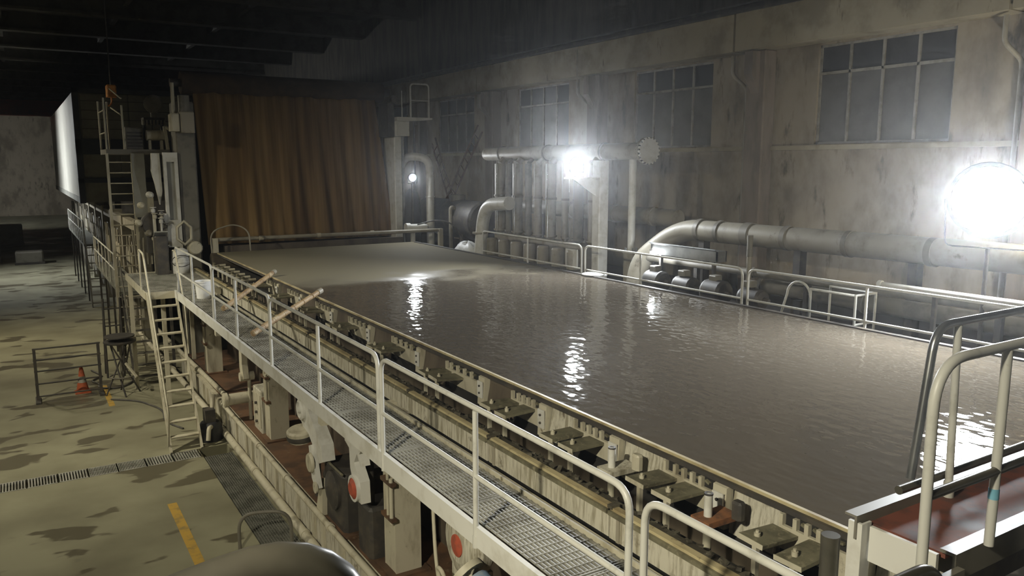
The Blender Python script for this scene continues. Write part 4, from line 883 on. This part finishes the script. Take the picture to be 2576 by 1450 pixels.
for i, (y, s_) in enumerate(((13.2, 1.0), (12.3, .9), (11.4, 1.05), (10.5, .85))):
    t = thing('drive_motor', 'dark drive motor behind the drive-side rail, %s from the riser pipe' % ORD[i], 'motor', (11.95, y, 3.2), 'dark motors behind the drive-side rail')
    MB().lathe((11.95, y + .28 * s_, 3.62), (0, -1, 0), [(0, 0), (.12, 0), (.22 * s_, .05), (.24 * s_, .1), (.24 * s_, .5), (.2 * s_, .56), (.06, .58), (.04, .7), (0, .7)], 16).build('body', 'dark_iron', t)
    MB().box(11.72, 12.18, y - .2, y + .22, 3.2, 3.4).build('base', 'dark_iron', t)
    MB().bevbox(11.85, 12.05, y - .08, y + .12, 3.84, 3.96, .02).build('terminal_box', 'pipe_dark', t)
br_ = thing('stair_cage', 'small tube cage around a floor opening behind the rail', 'railing', (12.2, 8.6, 3.2))
for x, y in ((11.85, 8.15), (11.85, 9.05), (12.4, 8.15), (12.4, 9.05)): MB().cyl((x, y, 3.2), (x, y, 4.02), .022, 8).build('post', 'rail_paint', br_)
MB().tube([(11.85, 9.05, 4.0), (11.85, 8.15, 4.0), (12.4, 8.15, 4.0), (12.4, 9.05, 4.0)], .024, 8).build('top_rail', 'rail_paint', br_)
MB().tube([(11.85, 8.15, 3.5), (12.4, 8.15, 3.5)], .022, 8).build('low_rail', 'rail_paint', br_)
MB().tube([(11.85, 9.05, 3.2)] + [(11.85, 9.3 - .25 * math.cos(a), 3.85 + .25 * math.sin(a)) for a in [PI * k / 10 for k in range(11)]] + [(11.85, 9.75, 3.2)], .022, 8).build('grab_hoop', 'rail_paint', br_)
# ------------------------------------------------------------------ bridge across the wire at the headbox end
bg_ = thing('front_bridge', 'narrow bridge with red-brown deck crossing the wire at right', 'bridge', (7.5, 2.4, 3.6))
MB().box(4.14, 11.4, 2.2, 2.66, 4.07, 4.10).build('deck', 'deck_red', bg_)
MB().box(4.02, 11.4, 2.66, 2.675, 4.02, 4.15).box(4.02, 11.4, 2.66, 2.74, 4.15, 4.165).build('edge_angle', 'pipe_dark', bg_)
MB().box(4.10, 11.4, 2.12, 2.14, 3.98, 4.12).box(4.10, 11.4, 2.12, 2.21, 4.12, 4.14).build('edge_angle', 'pipe_dark', bg_)
MB().box(4.09, 4.115, 2.22, 2.62, 3.90, 4.10).box(4.09, 4.15, 2.22, 2.62, 3.885, 3.90).build('end_plate', 'white_paint', bg_)
lgp = MB()
lgp.prism([(2.63, 4.12), (2.72, 4.12), (2.72, 3.31), (2.63, 3.31)], 'x', 4.03, 4.05); lgp.prism([(2.63, 4.12), (2.645, 4.12), (2.645, 3.31), (2.63, 3.31)], 'x', 4.05, 4.12); lgp.build('leg', 'white_paint', bg_)
MB().cyl((3.985, 2.80, 2.9), (3.985, 2.80, 4.0), .055, 14).build('round_leg', 'dark_tube', bg_)
MB().box(4.05, 4.12, 2.15, 2.21, 3.31, 4.0).build('leg', 'white_paint', bg_)
MB().box(4.12, 11.3, 2.25, 2.31, 3.72, 4.07).build('bearer', 'dark_iron', bg_)
for x in (11.25,): MB().box(x, x + .15, 2.2, 2.66, 3.2, 4.05).build('leg', 'white_paint', bg_)
fr_ = thing('bridge_rail', 'far hand rail of the front bridge, bent down at its end', 'railing', (7, 2.65, 4.1), 'hand rails of the front bridge')
MB().tube(fillet([(4.50, 2.64, 4.30), (4.66, 2.65, 5.23), (11.3, 2.65, 5.23)], .16, 7), .026, 12).build('top_rail', 'steel', fr_)
MB().cyl((4.45, 2.68, 4.22), (11.3, 2.68, 4.22), .028, 12).build('low_rail', 'dark_tube', fr_)
for x in (4.90, 6.6, 8.3, 10.0, 11.2):
    pst = MB().cyl((x, 2.62, 4.1), (x, 2.65, 5.21), .024, 12).build('post', 'rail_paint', fr_)
    MB().cyl((x, 2.62, 4.1), (x, 2.62, 4.2), .033, 12).build('socket', 'rail_paint', pst)
nr = thing('bridge_rail', 'near hand rail of the front bridge with a blue-taped post', 'railing', (7, 2.1, 4.1), 'hand rails of the front bridge')
MB().tube(fillet([(3.74, 2.1, 4.05), (3.72, 2.1, 5.25), (11.3, 2.1, 5.25)], .26, 8), .027, 12).build('top_rail', 'rail_paint', nr)
MB().cyl((3.74, 2.1, 4.56), (11.3, 2.1, 4.56), .026, 12).build('mid_rail', 'dark_tube', nr)
for x in (10.8, 9.2, 7.6, 6.0, 4.38): pst = MB().cyl((x, 2.1, 4.13), (x, 2.1, 5.23), .026, 12).build('post', 'rail_paint', nr)
MB().cyl((4.38, 2.1, 4.40), (4.38, 2.1, 4.46), .0275, 12).build('blue_tape', 'blue_tape', pst)
MB().box(3.70, 4.12, 2.08, 2.12, 4.03, 4.07).build('foot_bar', 'pipe_dark', nr)
# headbox body hidden beyond the frame carries on to the right of the camera
hbx = thing('headbox', 'grey steel headbox body beside the camera', 'headbox', (8, .2, 0))
MB().bevbox(4.9, 11.2, -1.8, .28, .64, 4.3, .08).build('body', 'hood_grey', hbx)
MB().box(4.95, 11.15, .28, .62, 3.66, 3.95).build('lip', 'steel', hbx)
# camera platform handrail pipes close to the lens
cp = thing('viewing_platform', 'dark viewing platform carrying the near bent handrail pipe', 'platform', (-.3, .1, 0))
MB().box(-1.6, 1.0, -1.6, 1.15, 4.5, 4.58).build('deck', 'dark_iron', cp)
for x, y in ((-1.5, -1.5), (.9, -1.5), (-1.5, 1.05), (.9, 1.05)): MB().box(x - .06, x + .06, y - .06, y + .06, 0, 4.5).build('leg', 'dark_iron', cp)
MB().tube(fillet([(-1.5, 1.22, 4.5), (-1.5, 1.24, 5.48), (.02, 1.19, 5.54), (.40, 1.15, 5.622), (.5, 1.02, 4.5)], .24, 8), .037, 16).build('handrail', 'dark_tube', cp)
cp2 = thing('near_bent_pipe', 'short dark bent pipe at the bottom edge below the near hand rail', 'pipe', (2.9, 1.75, 0))
MB().tube(fillet([(2.66, 1.75, 3.0), (2.72, 1.75, 4.50), (3.22, 1.75, 4.50), (3.34, 1.75, 4.2), (2.95, 1.75, 3.4), (2.95, 1.75, 3.0)], .14, 7), .028, 12).build('bend', 'dark_tube', cp2)
MB().box(2.55, 2.92, 1.65, 1.85, 2.95, 3.0).box(2.92, 2.99, 1.65, 1.85, 2.95, 3.0).build('foot_plate', 'dark_iron', cp2)
MB().cyl((2.75, 1.75, 0), (2.75, 1.75, 2.95), .06, 10).build('stand', 'dark_iron', cp2)

# ------------------------------------------------------------------ things on the hall floor
bf = thing('barrier_fence', 'dark portable barrier standing on the floor left of the ladder', 'barrier', (.8, 23.8, 0))
for x in (.06, 1.55):
    MB().box(x - .035, x + .035, 23.76, 23.84, 0, 1.42).build('post', 'dark_iron', bf)
    MB().box(x - .06, x + .06, 23.45, 24.15, 0, .04).build('foot', 'dark_iron', bf)
for z in (1.40, 1.10, .80, .46, .12): MB().cyl((.02, 23.8, z), (1.6, 23.8, z), .022, 8).build('bar', 'dark_iron', bf)
cn = thing('traffic_cone', 'dull orange traffic cone behind the dark barrier', 'cone', (1.12, 24.15, 0))
MB().box(.93, 1.31, 23.96, 24.34, 0, .035).build('base', 'orange', cn)
MB().lathe((1.12, 24.15, .035), (0, 0, 1), [(.16, 0), (.11, .25)], 18).lathe((1.12, 24.15, .035), (0, 0, 1), [(.082, .42), (.035, .70), (.025, .70), (.02, .6)], 18).build('cone_body', 'orange', cn)
MB().lathe((1.12, 24.15, .035), (0, 0, 1), [(.111, .25), (.083, .42)], 18).build('pale_band', 'grate', cn)
rt = thing('cable_reel_stand', 'round dark cable reel on thin crossed legs beside the barrier', 'reel', (2.05, 23.4, 0))
MB().lathe((2.05, 23.4, 1.42), (0, 0, 1), [(0, 0), (.38, 0), (.40, .03), (.40, .06), (.12, .07), (.12, .16), (.38, .17), (.38, .2), (0, .2)], 20).build('reel', 'dark_iron', rt)
for k in range(4):
    a = PI / 4 + k * PI / 2; b_ = a + 2.4
    MB().cyl((2.05 + .32 * math.cos(a), 23.4 + .32 * math.sin(a), 1.42), (2.05 + .42 * math.cos(b_), 23.4 + .42 * math.sin(b_), .0), .022, 6).build('leg', 'dark_iron', rt)
MB().cyl((2.05, 23.4, .35), (2.05, 23.4, 1.42), .03, 8).build('axle', 'pipe_dark', rt)
MB().tube([(2.05 + .3 * math.cos(a), 23.4 + .3 * math.sin(a), .5) for a in [k * PI / 8 for k in range(16)]], .018, 6, closed=True).build('brace_ring', 'pipe_dark', rt)
MB().cbox((2.25, 23.1, .7), (.05, .5, .05), rz=.7, rx=.8).build('brace', 'ivory', rt)
hs = MB().tube(fillet([(1.5, 26.5, .03), (1.75, 25.6, .03), (1.35, 25.2, .03), (1.6, 24.7, .03), (1.5, 24.3, .03), (1.95, 23.9, .03), (2.4, 24.4, .03), (2.55, 25.4, .03)], .5, 5), .025, 6).build('floor_hose', 'cable'); tag(hs, 'dark hose snaking over the floor near the barrier', 'hose')
hs = MB().tube(fillet([(1.7, 22.9, .02), (2.3, 22.4, .02), (2.75, 21.2, .02), (2.6, 20.2, .02), (2.9, 19.4, .02)], .5, 5), .025, 6).build('floor_hose', 'cable'); tag(hs, 'dark hose lying between cable reel and ladder', 'hose')
tr = thing('trestle_stand', 'tall thin trestle stand behind the round cable reel', 'trestle', (2.1, 25.6, 0))
for x in (1.85, 2.3):
    MB().cyl((x, 25.4, 0), (x + .04, 25.7, 2.3), .028, 6).build('leg', 'dark_iron', tr); MB().cyl((x, 26.0, 0), (x + .04, 25.7, 2.3), .028, 6).build('leg', 'dark_iron', tr)
for z in (.5, 1.0, 1.5, 2.0): MB().cyl((1.85, 25.45 + z * .11, z), (2.33, 25.45 + z * .11, z), .02, 6).build('rung', 'dark_iron', tr)
cw = thing('floor_pump', 'small black floor pump with an ivory spout at the ladder foot', 'pump', (3.3, 18.5, 0))
MB().lathe((3.32, 18.35, 0), (0, 0, 1), [(0, 0), (.26, 0), (.26, .3), (.2, .42), (.1, .46), (0, .46)], 16).build('body', 'tarp_black', cw)
MB().tube(fillet([(3.3, 18.15, .35), (3.22, 17.98, .38), (3.18, 17.92, .12)], .08, 4), .05, 8).build('spout', 'ivory', cw)
MB().cyl((3.36, 18.4, .44), (3.45, 18.5, 1.0), .05, 8).build('suction_pipe', 'ivory', cw)
MB().box(3.2, 3.42, 18.2, 18.5, .44, .72).build('motor', 'dark_iron', cw)
# far left dim stacks
for i, (x, y, w_, h) in enumerate(((-2.2, 60, 2.2, 1.2), (-1.0, 72, 2.5, 1.6), (.4, 58, 1.6, .8))):
    t = thing('pallet_stack', ('wide dim stack of wrapped goods far down the hall', 'tallest dim stack of wrapped goods far down the hall', 'low dim stack of wrapped goods far down the hall')[i], 'stack', (x, y, 0), 'dim stacks far down the hall')
    MB().box(x - w_ / 2, x + w_ / 2, y - .6, y + .6, 0, .14).build('pallet', 'dark_iron', t)
    MB().bevbox(x - w_ / 2 + .05, x + w_ / 2 - .05, y - .55, y + .55, .14, h, .08).build('load', 'pipe_dark', t)

# ------------------------------------------------------------------ lamps
def floodlight(lab, loc, aim, r, rad, colr, idx, wall=False):
    loc = Vector(loc); d = (Vector(aim) - loc).normalized(); a = loc - d * (r * 1.3)
    t = thing('floodlight', lab, 'floodlight', tuple(loc))
    mname = 'lens_glass'
    sd = d.cross(Vector((0, 0, 1))).normalized(); uz = sd.cross(d)
    MB().face([loc + (sd * math.cos(q) + uz * math.sin(q)) * r for q in [2 * PI * j / 16 for j in range(16)]]).build('lens', mname, t)
    MB().lathe(loc, d, [(r * 1.01, .0), (r * 1.1, .012), (r * 1.12, -.02), (r * .95, -r * .7), (r * .45, -r * 1.25), (0, -r * 1.3)], 28).build('housing', 'dark_iron', t)
    z = Vector((0, 0, 1))
    p = [loc + sd * r * 1.16 - d * .1 * r, loc + sd * r * 1.16 - z * r * 1.45 - d * r * .4, loc - sd * r * 1.16 - z * r * 1.45 - d * r * .4, loc - sd * r * 1.16 - d * .1 * r]
    MB().tube(fillet(p, r * .2, 3), .012, 6).build('yoke', 'dark_iron', t)
    foot = loc - z * r * 1.45 - d * r * .4
    if wall: MB().tube(fillet([foot, foot - d * .3 - z * .1, (foot.x - .35, foot.y, foot.z + .6), (foot.x - .35, foot.y, ZC)], .12, 3), .025, 8).build('drop_pole', 'dark_iron', t)
    ld_ = bpy.data.lights.new('bulb', 'AREA'); ld_.shape = 'DISK'; ld_.size = 2 * r; ld_.energy = rad * PI * r * r * PI; ld_.color = colr
    if wall: ld_.spread = 1.85
    lo = bpy.data.objects.new('bulb', ld_); COL.objects.link(lo); lo.parent = t; lo.location = d * .02; lo.rotation_euler = d.to_track_quat('-Z', 'Y').to_euler()
    return t, foot
k = 0
for L_ in LAMPS:
    t, foot = floodlight(*L_, k); k += 1
    if k == 1: MB().cyl(foot, (foot.x, foot.y, 5.86), .03, 8).build('stem', 'white_paint', t)
    else: MB().cyl(foot, (foot.x, foot.y, 3.2), .035, 8).build('stem', 'dark_iron', t)
for L_ in PENDANTS: floodlight(*L_, k, True); k += 1
# little work lamp under the steel trough
t = thing('work_lamp', 'tiny white work lamp hanging under the shiny steel trough', 'lamp', (12.0, 13.35, 4.15))
emat('lamp_glow_small', COOL, 700)
MB().lathe((12.0, 13.42, 4.26), (.3, -.3, -1), [(0, .12), (.03, .11), (.05, .07), (.05, .03), (.03, 0)], 14).build('bulb', 'lamp_glow_small', t)
MB().lathe((12.0, 13.42, 4.26), (-.3, .3, 1), [(.035, 0), (.035, .05), (0, .05)], 12).build('cap', 'dark_iron', t)
MB().cyl((12.0, 13.42, 4.30), (12.05, 13.42, 4.42), .01, 6).build('hook', 'dark_iron', t)
